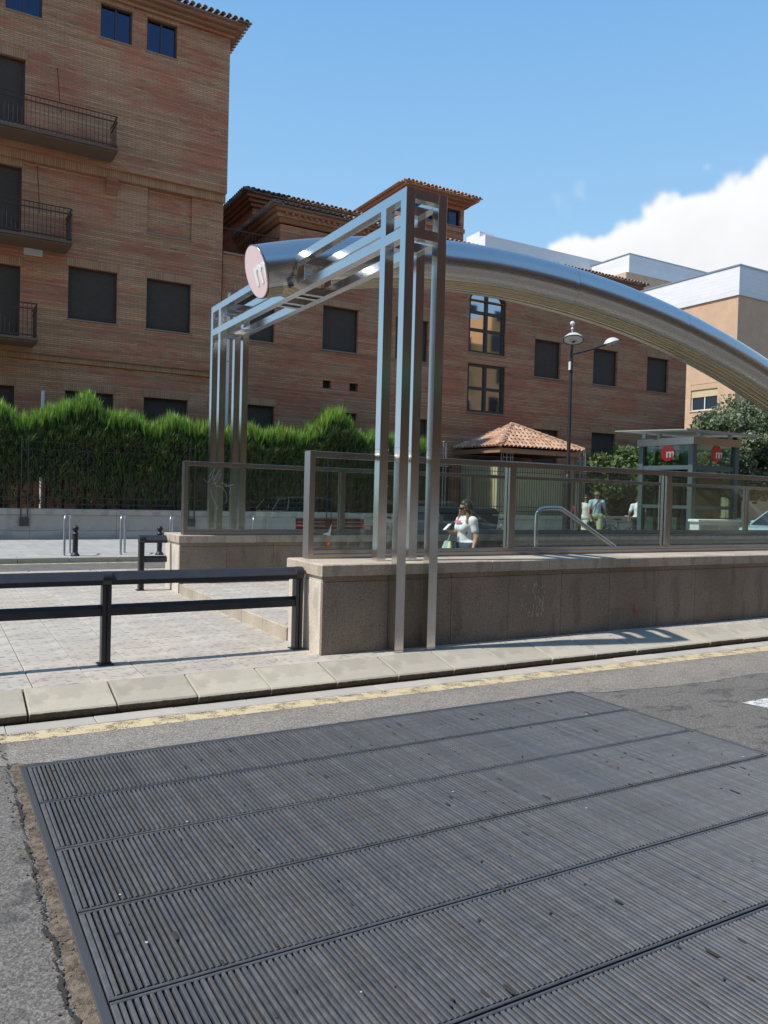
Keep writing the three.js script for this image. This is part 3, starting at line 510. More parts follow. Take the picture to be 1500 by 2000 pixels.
// ---------------------------------------------------------------- black railings
function railing(label, x0, x1, z, posts, H = 0.765) {
  const y = 0.15, t = thing('black_railing', label, 'railing', [(x0 + x1) / 2, y, z]);
  const stops = [x0, ...posts.filter((p) => p > x0 + 0.1 && p < x1 - 0.1), x1];
  for (let i = 0; i < stops.length - 1; i++) { const a = stops[i] + 0.0375, b = stops[i + 1] - 0.0375; mesh('top_rail', extrX([[z - 0.055, y + H - 0.01], [z - 0.045, y + H], [z - 0.02, y + H - 0.005], [z + 0.05, y + H - 0.065], [z + 0.05, y + H - 0.105], [z - 0.055, y + H - 0.105]], [], a, b, 0.003), M.blackWorn, t); mesh('middle_rail', extrX([[z - 0.035, y + 0.485], [z - 0.01, y + 0.495], [z + 0.035, y + 0.465], [z + 0.035, y + 0.405], [z - 0.035, y + 0.405]], [], a, b, 0.003), M.blackWorn, t); }
  for (const p of posts) {
    const o = mesh('post', [box(p - 0.036, p - 0.006, y + 0.012, y + H - 0.11, z - 0.045, z + 0.045), box(p + 0.006, p + 0.036, y + 0.012, y + H - 0.11, z - 0.045, z + 0.045), box(p - 0.0055, p + 0.0055, y + 0.012, y + H - 0.06, z - 0.03, z + 0.03)], M.blackWorn, t);
    mesh('cap', [new THREE.CylinderGeometry(0.064, 0.064, 0.074, 20).rotateZ(Math.PI / 2).translate(p, y + H - 0.058, z)], M.blackWorn, o);
    mesh('foot_plate', cbox(p - 0.06, p + 0.06, y - 0.002, y + 0.012, z - 0.07, z + 0.07, 0.003), M.blackWorn, o);
  }
}
railing('long black two-rail railing in front, ending at the near granite wall', -4.0, 2.99, -6.735, [-4.0, -2.18, -0.46, 1.275, 2.99]);
railing('short black railing end piece beside the far granite wall', 2.65, 3.05, -11.5, [2.65], 0.79);
// ---------------------------------------------------------------- far pavement: bollards, cycle hoops, lamp, bench, container
{
  const t = thing('bollard', 'black ball-topped bollard standing between the two leftmost cycle hoops', 'bollard', [2.76, 0.12, -18.07], 'bollards along the far kerb');
  const at = (g) => g.translate(2.76, 0.12, -18.07);
  mesh('base', at(lathe([[0, 0], [0.095, 0], [0.095, 0.02], [0.072, 0.05], [0.06, 0.075], [0.055, 0.08], [0, 0.08]])), M.castIron, t);
  mesh('shaft', at(lathe([[0, 0.08], [0.055, 0.08], [0.058, 0.2], [0.056, 0.47], [0.07, 0.475], [0.07, 0.495], [0.045, 0.51], [0.036, 0.535], [0, 0.535]])), M.castIron, t);
  mesh('ball', at(new THREE.SphereGeometry(0.068, 20, 14).translate(0, 0.595, 0)), M.castIron, t);
  dup(t, 'black ball-topped bollard behind the short far railing', [4.57, 0.12, -18.07]);
  dup(t, 'dark ball-topped bollard seen through the glass left of the stair handrail', [14.35, 0.12, -18.15]);
  dup(t, 'ball-topped bollard between the couple and the glass lift', [18.75, 0.12, -18.15]);
}
{
  const hoopAt = (x, z) => { const e = V(0.20, 0, -0.55), P = (f, y) => V(x + e.x * f, 0.12 + y, z + e.z * f); return pipe([P(0, 0), P(0, 0.4), P(0, 0.74), P(0.07, 0.84), P(0.25, 0.875), P(0.5, 0.88), P(0.75, 0.875), P(0.93, 0.84), P(1, 0.74), P(1, 0.4), P(1, 0)], 0.025, 60, 10); };
  [[2.56, -18.22, 'galvanised cycle hoop at the far left, beside a black bollard'], [3.75, -18.25, 'galvanised cycle hoop standing alone, second from the left'], [4.86, -18.25, 'galvanised cycle hoop behind the second black bollard'], [6.9, -18.3, 'galvanised cycle hoop seen through the far glass balustrade']].forEach(([x, z, l]) => {
    const t = thing('cycle_hoop', l, 'bike rack', [x, 0.12, z], 'cycle hoops on the far pavement');
    mesh('hoop', hoopAt(x, z), M.galv, t);
    mesh('flange', [V(x, 0, z), V(x + 0.20, 0, z - 0.55)].map((p) => lathe([[0, 0], [0.05, 0], [0.05, 0.008], [0.026, 0.01]], 14).translate(p.x, 0.12, p.z)), M.galv, t);
  });
}
{ // street lamp with two bowl heads
  const X = 17.03, Z = -18.2, t = thing('street_lamp', 'tall dark street lamp with two pale bowl heads on curved arms', 'street lamp', [X, 0.12, Z]);
  mesh('base', lathe([[0, 0], [0.17, 0], [0.17, 0.03], [0.135, 0.06], [0.125, 0.3], [0.12, 1.9], [0.13, 1.95], [0.115, 2.05], [0.085, 2.2], [0.06, 2.3], [0, 2.3]], 20).translate(X, 0.12, Z), M.castIron, t);
  mesh('shaft', [rod(V(X, 2.4, Z), V(X, 6.05, Z), 0.062, 0.05, 14), rod(V(X, 6.05, Z), V(X, 6.75, Z), 0.05, 0.035, 12)], M.castIron, t);
  mesh('finial', [new THREE.SphereGeometry(0.075, 16, 12).translate(X, 7.03, Z), new THREE.SphereGeometry(0.045, 12, 8).translate(X, 6.87, Z), rod(V(X, 6.7, Z), V(X, 7.0, Z), 0.018)], M.whitePaint, t);
  mesh('number_plate', cbox(X - 0.11, X - 0.075, 5.6, 5.85, Z + 0.0, Z + 0.08, 0.004), M.whitePaint, t);
  const head = (c, tilt, axis, s) => {
    const q = new THREE.Quaternion().setFromAxisAngle(axis, tilt), A = (g) => g.applyQuaternion(q).translate(c.x, c.y, c.z);
    const bowl = mesh('lamp_head', A(lathe([[0.01, 0.19], [0.10, 0.175], [0.19, 0.13], [0.26, 0.065], [0.295, 0.01], [0.31, 0.0], [0.31, -0.02], [0.29, -0.02]], 32).scale(s, s, s)), std({ color: rgb(0.55, 0.57, 0.55), roughness: 0.4, side: THREE.DoubleSide }), t);
    mesh('rim', A(new THREE.TorusGeometry(0.30, 0.016, 8, 36).rotateX(Math.PI / 2).translate(0, -0.018, 0).scale(s, s, s)), M.castIron, bowl);
    mesh('diffuser', A(lathe([[0.292, -0.018], [0.2, -0.045], [0.10, -0.06], [0.001, -0.064]], 28).scale(s, s, s)), phy({ color: rgb(0.62, 0.68, 0.65), roughness: 0.25, transmission: 0.35, thickness: 0 }), bowl);
    mesh('reflector', A(new THREE.TorusGeometry(0.075, 0.022, 8, 24).rotateX(Math.PI / 2).translate(0, -0.068, 0).scale(s, s, s)), M.galv, bowl);
    mesh('bulb', A(new THREE.SphereGeometry(0.04, 12, 10).translate(0, -0.074, 0).scale(s, s, s)), M.castIron, bowl);
  };
  const h1 = V(X - 0.62, 6.36, Z + 0.72), h2 = V(X + 1.72, 6.66, Z - 0.05);
  mesh('arm', [pipe([V(X, 6.0, Z), V(X - 0.15, 6.12, Z + 0.17), V(X - 0.38, 6.29, Z + 0.44), V(h1.x, h1.y + 0.1, h1.z)], 0.034, 20, 8)], M.castIron, t);
  mesh('arm', [pipe([V(X, 6.08, Z), V(X + 0.4, 6.20, Z - 0.01), V(X + 0.9, 6.36, Z - 0.03), V(X + 1.48, 6.58, Z - 0.05)], 0.028, 20, 8)], M.castIron, t);
  head(h1, 0.30, V(-0.72, 0, -0.69).normalize(), 0.98); head(h2, 0.30, V(-0.5, 0, 0.8).normalize(), 0.85);
}
{ // red bench
  const t = thing('bench', 'red slatted bench standing beyond the far glass balustrade', 'bench', [9.3, 0.12, -18.7]), red = std({ color: rgb(0.17, 0.03, 0.022), roughness: 0.55 }), x0 = 8.28, x1 = 10.32;
  for (let i = 0; i < 3; i++) mesh('seat_slat', cbox(x0, x1, 0.535, 0.565, -18.52 - 0.15 * i, -18.40 - 0.15 * i, 0.006), red, t);
  for (let i = 0; i < 3; i++) mesh('back_slat', cbox(x0, x1, 0.66 + 0.105 * i, 0.75 + 0.105 * i, -18.90 - 0.012 * i, -18.87 - 0.012 * i, 0.006), red, t);
  for (const x of [x0 + 0.04, x1 - 0.04]) { mesh('leg', [box(x - 0.02, x + 0.02, 0.12, 0.53, -18.45, -18.41), box(x - 0.02, x + 0.02, 0.12, 0.95, -18.945, -18.905)], red, t); mesh('armrest', [cbox(x - 0.03, x + 0.03, 0.76, 0.79, -18.86, -18.40, 0.006), box(x - 0.02, x + 0.02, 0.57, 0.76, -18.44, -18.40)], red, t); }
}
{ // waste container with a scrawled mark, behind the woman on the stairs
  const t = thing('waste_container', 'dark blue-grey waste container with a white scrawl, behind the stairs', 'container', [14.1, 0.12, -20.2]), dk = std({ color: rgb(0.02, 0.024, 0.036), roughness: 0.5 });
  mesh('body', extr(polyShape([[13.35, 0.22], [15.9, 0.22], [16.0, 1.12], [13.25, 1.12]]), 1.1, 0.03).translate(0, 0, -21.3), dk, t);
  mesh('lid', extr(polyShape([[13.22, 1.125], [16.03, 1.125], [15.8, 1.3], [13.45, 1.3]]), 1.16, 0.03).translate(0, 0, -21.33), dk, t);
  for (const x of [13.6, 15.6]) for (const z of [-20.35, -21.1]) mesh('wheel', new THREE.CylinderGeometry(0.1, 0.1, 0.06, 16).rotateZ(Math.PI / 2).translate(x, 0.22, z), M.rubber, t);
  const z = -20.185, P = (a) => pipe(a.map(([x, y]) => V(13.75 + x, 0.95 + y, z)), 0.008, 20, 4);
  mesh('scrawl', [P([[-0.1, 0.1], [0, 0.0], [0.1, -0.12]]), P([[0.1, 0.12], [0, 0.0], [-0.12, -0.08]]), P([[-0.03, 0.14], [0.01, 0], [0.02, -0.13]])], M.fenceLight, t);
}
function bicycle(label, x, z, turn, tint) {
  const t = thing('bicycle', label, 'bicycle', [x, 0.12, z], 'bicycles parked on the far pavement'); BASE.set(t, V(0, 0, 0)); t.rotation.y = turn;
  const m = std({ color: tint, roughness: 0.4, metalness: 0.3 }), P = (a, b, c = 0) => V(a, b, c);
  for (const wx of [-0.52, 0.52]) { const w = mesh('wheel', new THREE.TorusGeometry(0.32, 0.018, 8, 36).translate(wx, 0.34, 0), M.rubber, t); const sp = []; for (let i = 0; i < 12; i++) { const a = i / 12 * Math.PI * 2; sp.push(rod(P(wx, 0.34), P(wx + Math.cos(a) * 0.31, 0.34 + Math.sin(a) * 0.31), 0.0025, 0.0025, 4)); } mesh('spokes', sp, M.galv, w); }
  mesh('frame', [[-0.52, 0.34, -0.12, 0.32], [-0.12, 0.32, -0.22, 0.84], [-0.52, 0.34, -0.19, 0.74], [-0.12, 0.32, 0.34, 0.70], [-0.19, 0.74, 0.32, 0.80], [0.31, 0.90, 0.52, 0.34]].map(([a, b, c, d]) => rod(P(a, b), P(c, d), 0.017)), m, t);
  mesh('saddle', cbox(-0.36, -0.10, 0.85, 0.90, -0.07, 0.07, 0.02), M.rubber, t);
  mesh('handlebar', [pipe([P(0.22, 0.98, -0.27), P(0.33, 0.98, -0.12), P(0.33, 0.97, 0.12), P(0.22, 0.98, 0.27)], 0.012, 16, 6), rod(P(0.31, 0.9), P(0.33, 0.97), 0.014)], M.galv, t);
  mesh('crank', [new THREE.TorusGeometry(0.08, 0.01, 6, 20).translate(-0.12, 0.32, 0.04), rod(P(-0.12, 0.32, 0.05), P(-0.02, 0.19, 0.06), 0.01)], M.galv, t);
  return t;
}
bicycle('dark bicycle parked to the left of the glass lift', 19.9, -19.6, 0.3, rgb(0.04, 0.045, 0.07));
bicycle('grey bicycle parked directly behind the glass lift', 21.3, -19.9, -0.25, rgb(0.12, 0.13, 0.14));
bicycle('pale bicycle leaning by the gate behind the woman on the stairs', 15.05, -18.9, 0.9, rgb(0.35, 0.36, 0.37));
bicycle('dark bicycle parked beyond the far glass, right of the red bench', 11.6, -19.3, 0.15, rgb(0.05, 0.05, 0.06));

// ---------------------------------------------------------------- low wall, iron fence, hedge
const WZ = -24.05;
{
  const t = thing('garden_wall', 'long pale concrete garden wall behind the far pavement', 'wall', [14, 0.12, WZ]);
  for (let i = 0; i < 17; i++) {
    const x0 = -4.55 + 2.34 * i, x1 = x0 + 2.332; if (x0 > 15.0 && x0 < 16.6) continue;
    mesh('wall_block', cbox(x0, x1, 0.12, 0.815, WZ - 0.30, WZ, 0.006), M.lowwall, t);
    mesh('plinth', cbox(x0, x1, 0.12, 0.36, WZ + 0.002, WZ + 0.05, 0.02), M.lowwall, t);
    mesh('coping', cbox(x0, x1, 0.818, 0.985, WZ - 0.34, WZ + 0.035, 0.012), M.lowwall, t);
  }
}
{
  const pillars = [-2.4, 2.31, 7.02, 11.73, 16.3, 19.45, 23.3, 27.9, 32.5], zf = WZ - 0.14;
  const bar = prep(new THREE.CylinderGeometry(0.010, 0.010, 1.92, 6)), spike = prep(new THREE.ConeGeometry(0.018, 0.12, 6)), uprightG = prep(new THREE.CylinderGeometry(0.016, 0.016, 2.5, 6)), tallG = prep(new THREE.CylinderGeometry(0.018, 0.018, 2.62, 6));
  const spots = ['behind the leftmost bollard', 'directly behind the cycle hoops and the far glass', 'behind the far gantry posts and the red bench', 'beside the gatehouse, left of the woman', 'in front of the gatehouse doorway', 'in front of the gatehouse wall, behind the lamp', 'behind the walking couple', 'behind the glass lift'];
  for (let i = 0; i < pillars.length - 1; i++) {
    const a = pillars[i] + 0.12, b = pillars[i + 1] - 0.12, xc = (a + b) / 2, right = i >= 4, t = thing('iron_fence', 'iron bar fence panel ' + spots[i], 'fence', [xc, 0.98, zf], 'fence panels on the garden wall');
    const hedge = i < 4, m = M.fence;
    for (const y of [1.12, 1.30, 2.66, 2.88]) mesh('rail', box(a, b, y - 0.012, y + 0.012, zf - 0.012, zf + 0.012), m, t);
    const n = Math.round((b - a) / (right ? 0.125 : 0.15));
    for (let k = 0; k < n; k++) { const x = mix(a, b, (k + 0.5) / n); put('bar', bar, m, t, x, 1.96, zf); if (right || k % 3 === 0) put('spike', spike, right ? M.fenceLight : m, t, x, 2.98, zf); }
  }
  pillars.forEach((x, i) => {
    const wide = x > 16 && x < 24, y0 = wide ? 0.99 : 0.50, w = wide ? 0.28 : 0.085, z = wide ? zf : WZ + 0.06;
    const t = thing('fence_pillar', ['paired iron fence upright beyond the left edge', 'paired iron fence upright with a dark square foot, at the far left', 'paired iron fence upright with a dark square foot, behind the glass end', 'paired iron fence upright behind the near glass pane', 'openwork lattice fence pillar left of the gatehouse roof', 'openwork lattice fence pillar in front of the gatehouse corner', 'openwork lattice fence pillar at the right end of the gatehouse', 'paired iron fence upright just left of the lift', 'paired iron fence upright behind the tree at right'][i], 'fence post', [x, y0, z], 'uprights of the iron fence');
    const m = wide ? M.fenceLight : M.fence;
    if (wide) {
      for (const [dx, dz] of [[-w, 0], [-w / 3, 0.1], [w / 3, 0.1], [w, 0], [-w / 3, -0.12], [w / 3, -0.12]]) put('upright', tallG, m, t, x + dx, y0 + 1.31, z + dz);
      for (const y of [1.2, 2.5, 2.75, 3.22, 3.38]) mesh('cross_bar', [box(x - w, x + w, y - 0.01, y + 0.01, z + 0.08, z + 0.10)], m, t);
      for (const dx of [-w / 3, w / 3]) mesh('knob', new THREE.SphereGeometry(0.035, 10, 8).translate(x + dx, 3.64, z + 0.1), m, t);
    } else {
      for (const dx of [-w, w]) put('upright', uprightG, m, t, x + dx, y0 + 1.25, z);
      for (const y of [1.4, 2.6, 2.9]) mesh('cross_bar', box(x - w, x + w, y - 0.01, y + 0.01, z - 0.01, z + 0.01), m, t);
      mesh('foot_plate', cbox(x - 0.125, x + 0.125, 0.49, 0.73, WZ + 0.045, WZ + 0.075, 0.004), M.fence, t);
    }
  });
}
// two pale poles behind the hedge
for (const [x, z, h, l] of [[2.98, -26.1, 4.52, 'short pale metal pole rising above the hedge at left'], [8.78, -26.1, 8.35, 'tall slim pale pole behind the far gantry posts']]) { const t = thing('metal_pole', l, 'pole', [x, 0.1, z]); mesh('shaft', rod(V(x, 0.1, z), V(x, h, z), 0.055, 0.05, 12), M.whitePaint, t); mesh('cap', [box(x - 0.09, x + 0.05, h, h + 0.03, z - 0.05, z + 0.05), rod(V(x, h * 0.72, z), V(x, h * 0.72 + 0.05, z), 0.062, 0.062, 12)], M.galv, t); }

// ---------------------------------------------------------------- foliage
const leafM = (r, g, b) => phy({ color: rgb(r, g, b), roughness: 0.75, transmission: 0.35, thickness: 0, side: THREE.DoubleSide, vertexColors: true });
function scattered(name, geo, mat, list, parent) {                // list of [x, y, z, size, ax, ay, az, shade]
  const n = geo.attributes.position.count, src = geo.attributes.position, N = n * list.length, P = new Float32Array(N * 3), C = new Float32Array(N * 3), o = new THREE.Object3D(), b = baseOf(parent), v = new THREE.Vector3();
  list.forEach(([x, y, z, s, ax, ay, az, k], i) => { o.position.set(x - b.x, y - b.y, z - b.z); o.rotation.set(ax, ay, az, 'YXZ'); o.scale.setScalar(s); o.updateMatrix(); for (let q = 0; q < n; q++) { v.fromBufferAttribute(src, q).applyMatrix4(o.matrix); const w = (i * n + q) * 3; P[w] = v.x; P[w + 1] = v.y; P[w + 2] = v.z; C[w] = k[0]; C[w + 1] = k[1]; C[w + 2] = k[2]; } });
  const g = new THREE.BufferGeometry(); g.setAttribute('position', new THREE.BufferAttribute(P, 3)); g.setAttribute('color', new THREE.BufferAttribute(C, 3)); g.computeVertexNormals();
  const m = shadow(new THREE.Mesh(g, mat)); m.name = name; m.userData.kind = 'stuff'; parent.add(m); return m;
}
function sprig(n, len, w, spread, seed) {                         // a tuft of narrow pointed blades
  const r = rng(seed), P = [];
  for (let i = 0; i < n; i++) { const a = r() * 6.283, t = spread * (0.3 + 0.7 * r()), L = len * (0.6 + 0.5 * r()), dx = Math.cos(a) * Math.sin(t), dz = Math.sin(a) * Math.sin(t), dy = Math.cos(t), sx = -Math.sin(a) * w, sz = Math.cos(a) * w, o = r() * 0.4 * len; P.push(-sx * 0.5, o, -sz * 0.5, sx * 0.5, o, sz * 0.5, dx * L * 0.55 + sx, o + dy * L * 0.55, dz * L * 0.55 + sz, -sx * 0.5, o, -sz * 0.5, dx * L * 0.55 + sx, o + dy * L * 0.55, dz * L * 0.55 + sz, dx * L, o + dy * L, dz * L); }
  const g = new THREE.BufferGeometry(); g.setAttribute('position', new THREE.Float32BufferAttribute(P, 3)); g.computeVertexNormals(); return prep(g);
}
function leafClump(n, size, rad, seed) {                          // broad leaves scattered in a small ball
  const r = rng(seed), P = [], a = new THREE.Vector3(), q = new THREE.Quaternion(), e = new THREE.Euler();
  for (let i = 0; i < n; i++) { const c = V(r() - 0.5, r() - 0.5, r() - 0.5).multiplyScalar(2 * rad), L = size * (0.6 + 0.7 * r()), W = L * 0.45; q.setFromEuler(e.set((r() - 0.5) * 2.2, r() * 6.28, (r() - 0.5) * 2.2)); const pts = [[0, 0, 0], [W, 0.02 * L, L * 0.45], [0, 0, L], [-W, 0.02 * L, L * 0.45]].map(([x, y, z]) => a.set(x, y, z).applyQuaternion(q).add(c).toArray()); P.push(...pts[0], ...pts[1], ...pts[2], ...pts[0], ...pts[2], ...pts[3]); }
  const g = new THREE.BufferGeometry(); g.setAttribute('position', new THREE.Float32BufferAttribute(P, 3)); g.computeVertexNormals(); return prep(g);
}
{
  const r = rng(501), t = thing('hedge', 'thick green clipped hedge with feathery top behind the iron fence', 'hedge', [7, 0.1, -25.1]), list = [], list2 = [];
  const top = (x) => 3.36 + 0.30 * (fbm(x / 20 + 0.1, 0.5, 20, 2, 3, 61) - 0.35) + 0.36 * Math.exp(-(((x - 3.9) / 0.75) ** 2)) + 0.95 * Math.exp(-(((x - 12.1) / 0.5) ** 2)) + 0.18 * Math.sin(x * 5.1) * fbm(x / 20, 0.2, 40, 2, 2, 63) + 0.20 * Math.exp(-(((x - 1.6) / 0.4) ** 2));
  const shade = () => { const k = 0.65 + 0.8 * r(); return [0.105 * k * (0.8 + 0.5 * r()), 0.185 * k, 0.022 * k]; };
  for (let i = 0; i < 24000; i++) {
    const x = -3 + 19.0 * r(), h = top(x), y = 0.5 + (h - 0.5) * (1 - r() * r() * 0.95), f = clamp((h - y) / 0.5), hw = 0.62 * (0.35 + 0.65 * f) * (0.8 + 0.4 * fbm(x / 19 + 0.3, y / 4, 38, 8, 2, 64)), side = r() < 0.72 ? 1 : r() * 2 - 1;
    const z = -24.80 + hw * (side === 1 ? 0.7 + 0.35 * r() : side), gap = fbm(x / 19 + 0.3, y / 4, 30, 7, 3, 66); if (y < 1.9 && gap < 0.38 && r() < 0.8) continue;
    list.push([x, y, z, 0.85 + 0.6 * r(), (r() - 0.5) * 0.7 + 0.25, r() * 6.28, (r() - 0.5) * 0.5, lum(shade(), 0.55)]);
  }
  for (let i = 0; i < 9000; i++) { const x = -3 + 19 * r(), h = top(x) + 0.16 * (hash(Math.floor(x * 5), 1, 67) - 0.4), z = -24.80 + (r() - 0.5) * 1.0; list2.push([x, h - 0.28 * r() - 0.15 * Math.abs(z + 24.80), z, 0.8 + 0.8 * r(), (r() - 0.5) * 0.4, r() * 6.28, (r() - 0.5) * 0.4, lum(shade(), 2.1)]); }  // top growth brightened for sun, foliage below darkened for shade, in leaf colours
  const mat = leafM(1, 1, 1);
  scattered('foliage', sprig(10, 0.20, 0.015, 0.75, 7), mat, list, t); scattered('sunlit_growth', sprig(10, 0.34, 0.010, 0.30, 8), mat, list2, t);
  const stems = []; for (let i = 0; i < 34; i++) { const x = -2.8 + 0.56 * i + 0.2 * r(); stems.push(rod(V(x, 0.1, -25.1 + 0.2 * (r() - 0.5)), V(x + 0.15 * (r() - 0.5), 2.6, -25.1 + 0.2 * (r() - 0.5)), 0.05, 0.02, 7)); for (let k = 0; k < 8; k++) { const y = 0.5 + 2.2 * r(); stems.push(rod(V(x, y, -25.1), V(x + (r() - 0.5) * 0.7, y + 0.4, -25.1 + (r() - 0.5) * 0.8), 0.014, 0.006, 5)); } }
  mesh('stems', stems, M.bark, t);
}
function tree(name, label, [x, y, z], H, crown, nClump, cols, seed, trunkR = 0.14) {
  const r = rng(seed), t = thing(name, label, 'tree', [x, y, z]), tr = [], list = [], tips = [];
  tr.push(rod(V(x, y, z), V(x + 0.1, y + H * 0.45, z), trunkR, trunkR * 0.7, 10));
  for (let i = 0; i < 9; i++) { const a = i * 2.4 + r(), c = crown[i % crown.length], e = V(c[0] + (r() - 0.5) * c[3], c[1] + (r() - 0.3) * c[3] * 0.6, c[2] + (r() - 0.5) * c[3]); tr.push(rod(V(x + 0.1, y + H * (0.30 + 0.15 * r()), z), e, trunkR * 0.4, 0.015, 6)); tips.push(e); for (let k = 0; k < 3; k++) tr.push(rod(e.clone().lerp(V(x, y + H * 0.4, z), 0.35 * r()), V(e.x + (r() - 0.5) * 1.2, e.y + (r() - 0.3) * 1.0, e.z + (r() - 0.5) * 1.2), 0.02, 0.006, 5)); }
  mesh('trunk', tr, M.bark, t);
  for (let i = 0; i < nClump; i++) {
    const c = crown[Math.floor(r() * crown.length)], u = V(r() - 0.5, r() - 0.5, r() - 0.5).normalize(), d = c[3] * (0.55 + 0.5 * r() ** 0.5) * (0.75 + 0.5 * fbm(0.5 + u.x * 0.4 + c[0] * 0.1, 0.5 + u.y * 0.4, 12, 12, 3, seed)), k = 0.7 + 0.6 * r();
    const px = c[0] + u.x * d, py = c[1] + u.y * d * 0.85, pz = c[2] + u.z * d; if (fbm((px / 40 + 1) % 1, (py / 40 + 1) % 1, 70, 70, 2, seed + 3) < 0.42) continue;
    list.push([px, py, pz, 0.8 + 0.5 * r(), r() * 6, r() * 6, r() * 6, lum(cols[Math.floor(r() * cols.length)], k)]);
  }
  scattered('crown', leafClump(14, 0.16, 0.22, seed + 9), leafM(1, 1, 1), list, t); return t;
}
tree('broadleaf_tree', 'grey-green leafy tree behind the lift at the right edge', [35.2, 0.1, -25.4], 6, [[33.4, 4.6, -25.0, 1.7], [35.0, 5.3, -25.2, 1.8], [36.6, 4.9, -25.4, 1.9], [35.4, 3.3, -24.9, 1.7], [33.7, 3.2, -25.2, 1.3], [38, 4.6, -25.6, 2]], 3600, [[0.17, 0.22, 0.11], [0.21, 0.26, 0.14], [0.11, 0.16, 0.07]], 601, 0.18);
tree('garden_shrub', 'yellow-green shrub behind the fence, left of the glass lift', [26.3, 0.1, -25.5], 3.2, [[26.0, 2.9, -25.3, 0.8], [26.9, 3.3, -25.4, 0.85], [27.6, 2.9, -25.4, 0.9], [26.2, 1.9, -25.2, 0.9], [27.3, 1.9, -25.3, 0.9]], 1800, [[0.10, 0.17, 0.03], [0.13, 0.20, 0.04], [0.07, 0.12, 0.025]], 611, 0.08);
tree('garden_shrub', 'dark green shrub seen through the glass of the lift', [30.2, 0.1, -25.6], 3.8, [[29.4, 3.0, -25.4, 1.0], [30.6, 3.5, -25.5, 1.1], [31.7, 2.7, -25.4, 1.0], [30.2, 1.9, -25.3, 1.1]], 1500, [[0.05, 0.10, 0.03], [0.08, 0.13, 0.04]], 621, 0.1);
tree('garden_shrub', 'narrow green shrub between the hedge and the gatehouse', [15.95, 0.1, -25.3], 3.6, [[15.9, 3.1, -25.2, 0.42], [15.95, 2.4, -25.2, 0.5], [16.0, 1.6, -25.2, 0.5]], 500, [[0.07, 0.14, 0.03], [0.10, 0.18, 0.04]], 631, 0.05);
// ---------------------------------------------------------------- brick buildings
const FZ = -27;
M.slab = std({ color: rgb(0.16, 0.105, 0.075), roughness: 0.85 });
// a roller shutter: one corrugated sheet
function shutterGeo(x0, x1, y0, y1, z) {
  const n = Math.max(4, Math.round((y1 - y0) / 0.055)), P = [], h = (y1 - y0) / n;
  for (let i = 0; i < n; i++) { const a = y0 + i * h, b = a + h * 0.82, c = a + h, q = (ya, za, yb, zb) => P.push(x0, ya, za, x1, ya, za, x1, yb, zb, x0, ya, za, x1, yb, zb, x0, yb, zb); q(a, z, b, z + 0.006); q(b, z + 0.006, c, z); }
  const g = new THREE.BufferGeometry(); g.setAttribute('position', new THREE.Float32BufferAttribute(P, 3)); g.computeVertexNormals(); return g;
}
function shutterWindow(t, x0, x1, y0, y1, z, kind = 'shutter') {  // set back in its opening; z = wall face
  const w = mesh('window', [box(x0 + 0.001, x0 + 0.05, y0, y1, z - 0.21, z - 0.12), box(x1 - 0.05, x1 - 0.001, y0, y1, z - 0.21, z - 0.12), box(x0 + 0.05, x1 - 0.05, y1 - 0.05, y1 - 0.001, z - 0.21, z - 0.12)], M.brownFrame, t);
  if (kind === 'shutter') mesh('shutter', shutterGeo(x0 + 0.05, x1 - 0.05, y0 + 0.005, y1 - 0.05, z - 0.165), M.shutter, w);
  else if (kind === 'glass') { mesh('pane', [box(x0 + 0.05, (x0 + x1) / 2 - 0.03, y0 + 0.05, y1 - 0.05, z - 0.19, z - 0.18)], M.blueGlass, w); mesh('pane', [box((x0 + x1) / 2 + 0.03, x1 - 0.05, y0 + 0.05, y1 - 0.05, z - 0.19, z - 0.18)], M.blueGlass, w); mesh('mullion', [box((x0 + x1) / 2 - 0.03, (x0 + x1) / 2 + 0.03, y0 + 0.05, y1 - 0.05, z - 0.20, z - 0.14), box(x0 + 0.05, x1 - 0.05, y0, y0 + 0.05, z - 0.20, z - 0.13)], M.brownFrame, w); }
  mesh('sill', cbox(x0 - 0.04, x1 + 0.04, y0 - 0.045, y0 - 0.001, z - 0.12, z + 0.035, 0.006), M.sill, w);
  return w;
}
const lintel = (t, x0, x1, y, z) => mesh('lintel', box(x0 - 0.06, x1 + 0.06, y + 0.002, y + 0.25, z + 0.001, z + 0.012), M.soldier, t);
// a brick face with openings, 0.3 m thick
const face = (x0, x1, y0, y1, z, holes, d = 0.3) => extr(polyShape(rect(x0, x1, y0, y1), holes), d).translate(0, 0, z - d);
// barrel tiles along an eave: tile ends seen from below and in front
const tileG = (() => { const P = [], n = 8, r = 0.085, L = 0.46; for (let i = 0; i < n; i++) { const a = Math.PI * i / n, b = Math.PI * (i + 1) / n, q = (r1, r2, y1, y2) => { }; const A = (th, rr, z) => [Math.cos(th) * rr, Math.sin(th) * rr, z]; const f = (p, q2, s, u) => P.push(...p, ...q2, ...s, ...p, ...s, ...u); f(A(a, r, 0), A(a, r * 0.86, -L), A(b, r * 0.86, -L), A(b, r, 0)); f(A(a, r - 0.016, 0), A(a, r, 0), A(b, r, 0), A(b, r - 0.016, 0)); f(A(b, r - 0.016, 0), A(b, r * 0.7, -L), A(a, r * 0.7, -L), A(a, r - 0.016, 0)); } const g = new THREE.BufferGeometry(); g.setAttribute('position', new THREE.Float32BufferAttribute(P, 3)); g.computeVertexNormals(); return prep(g); })();
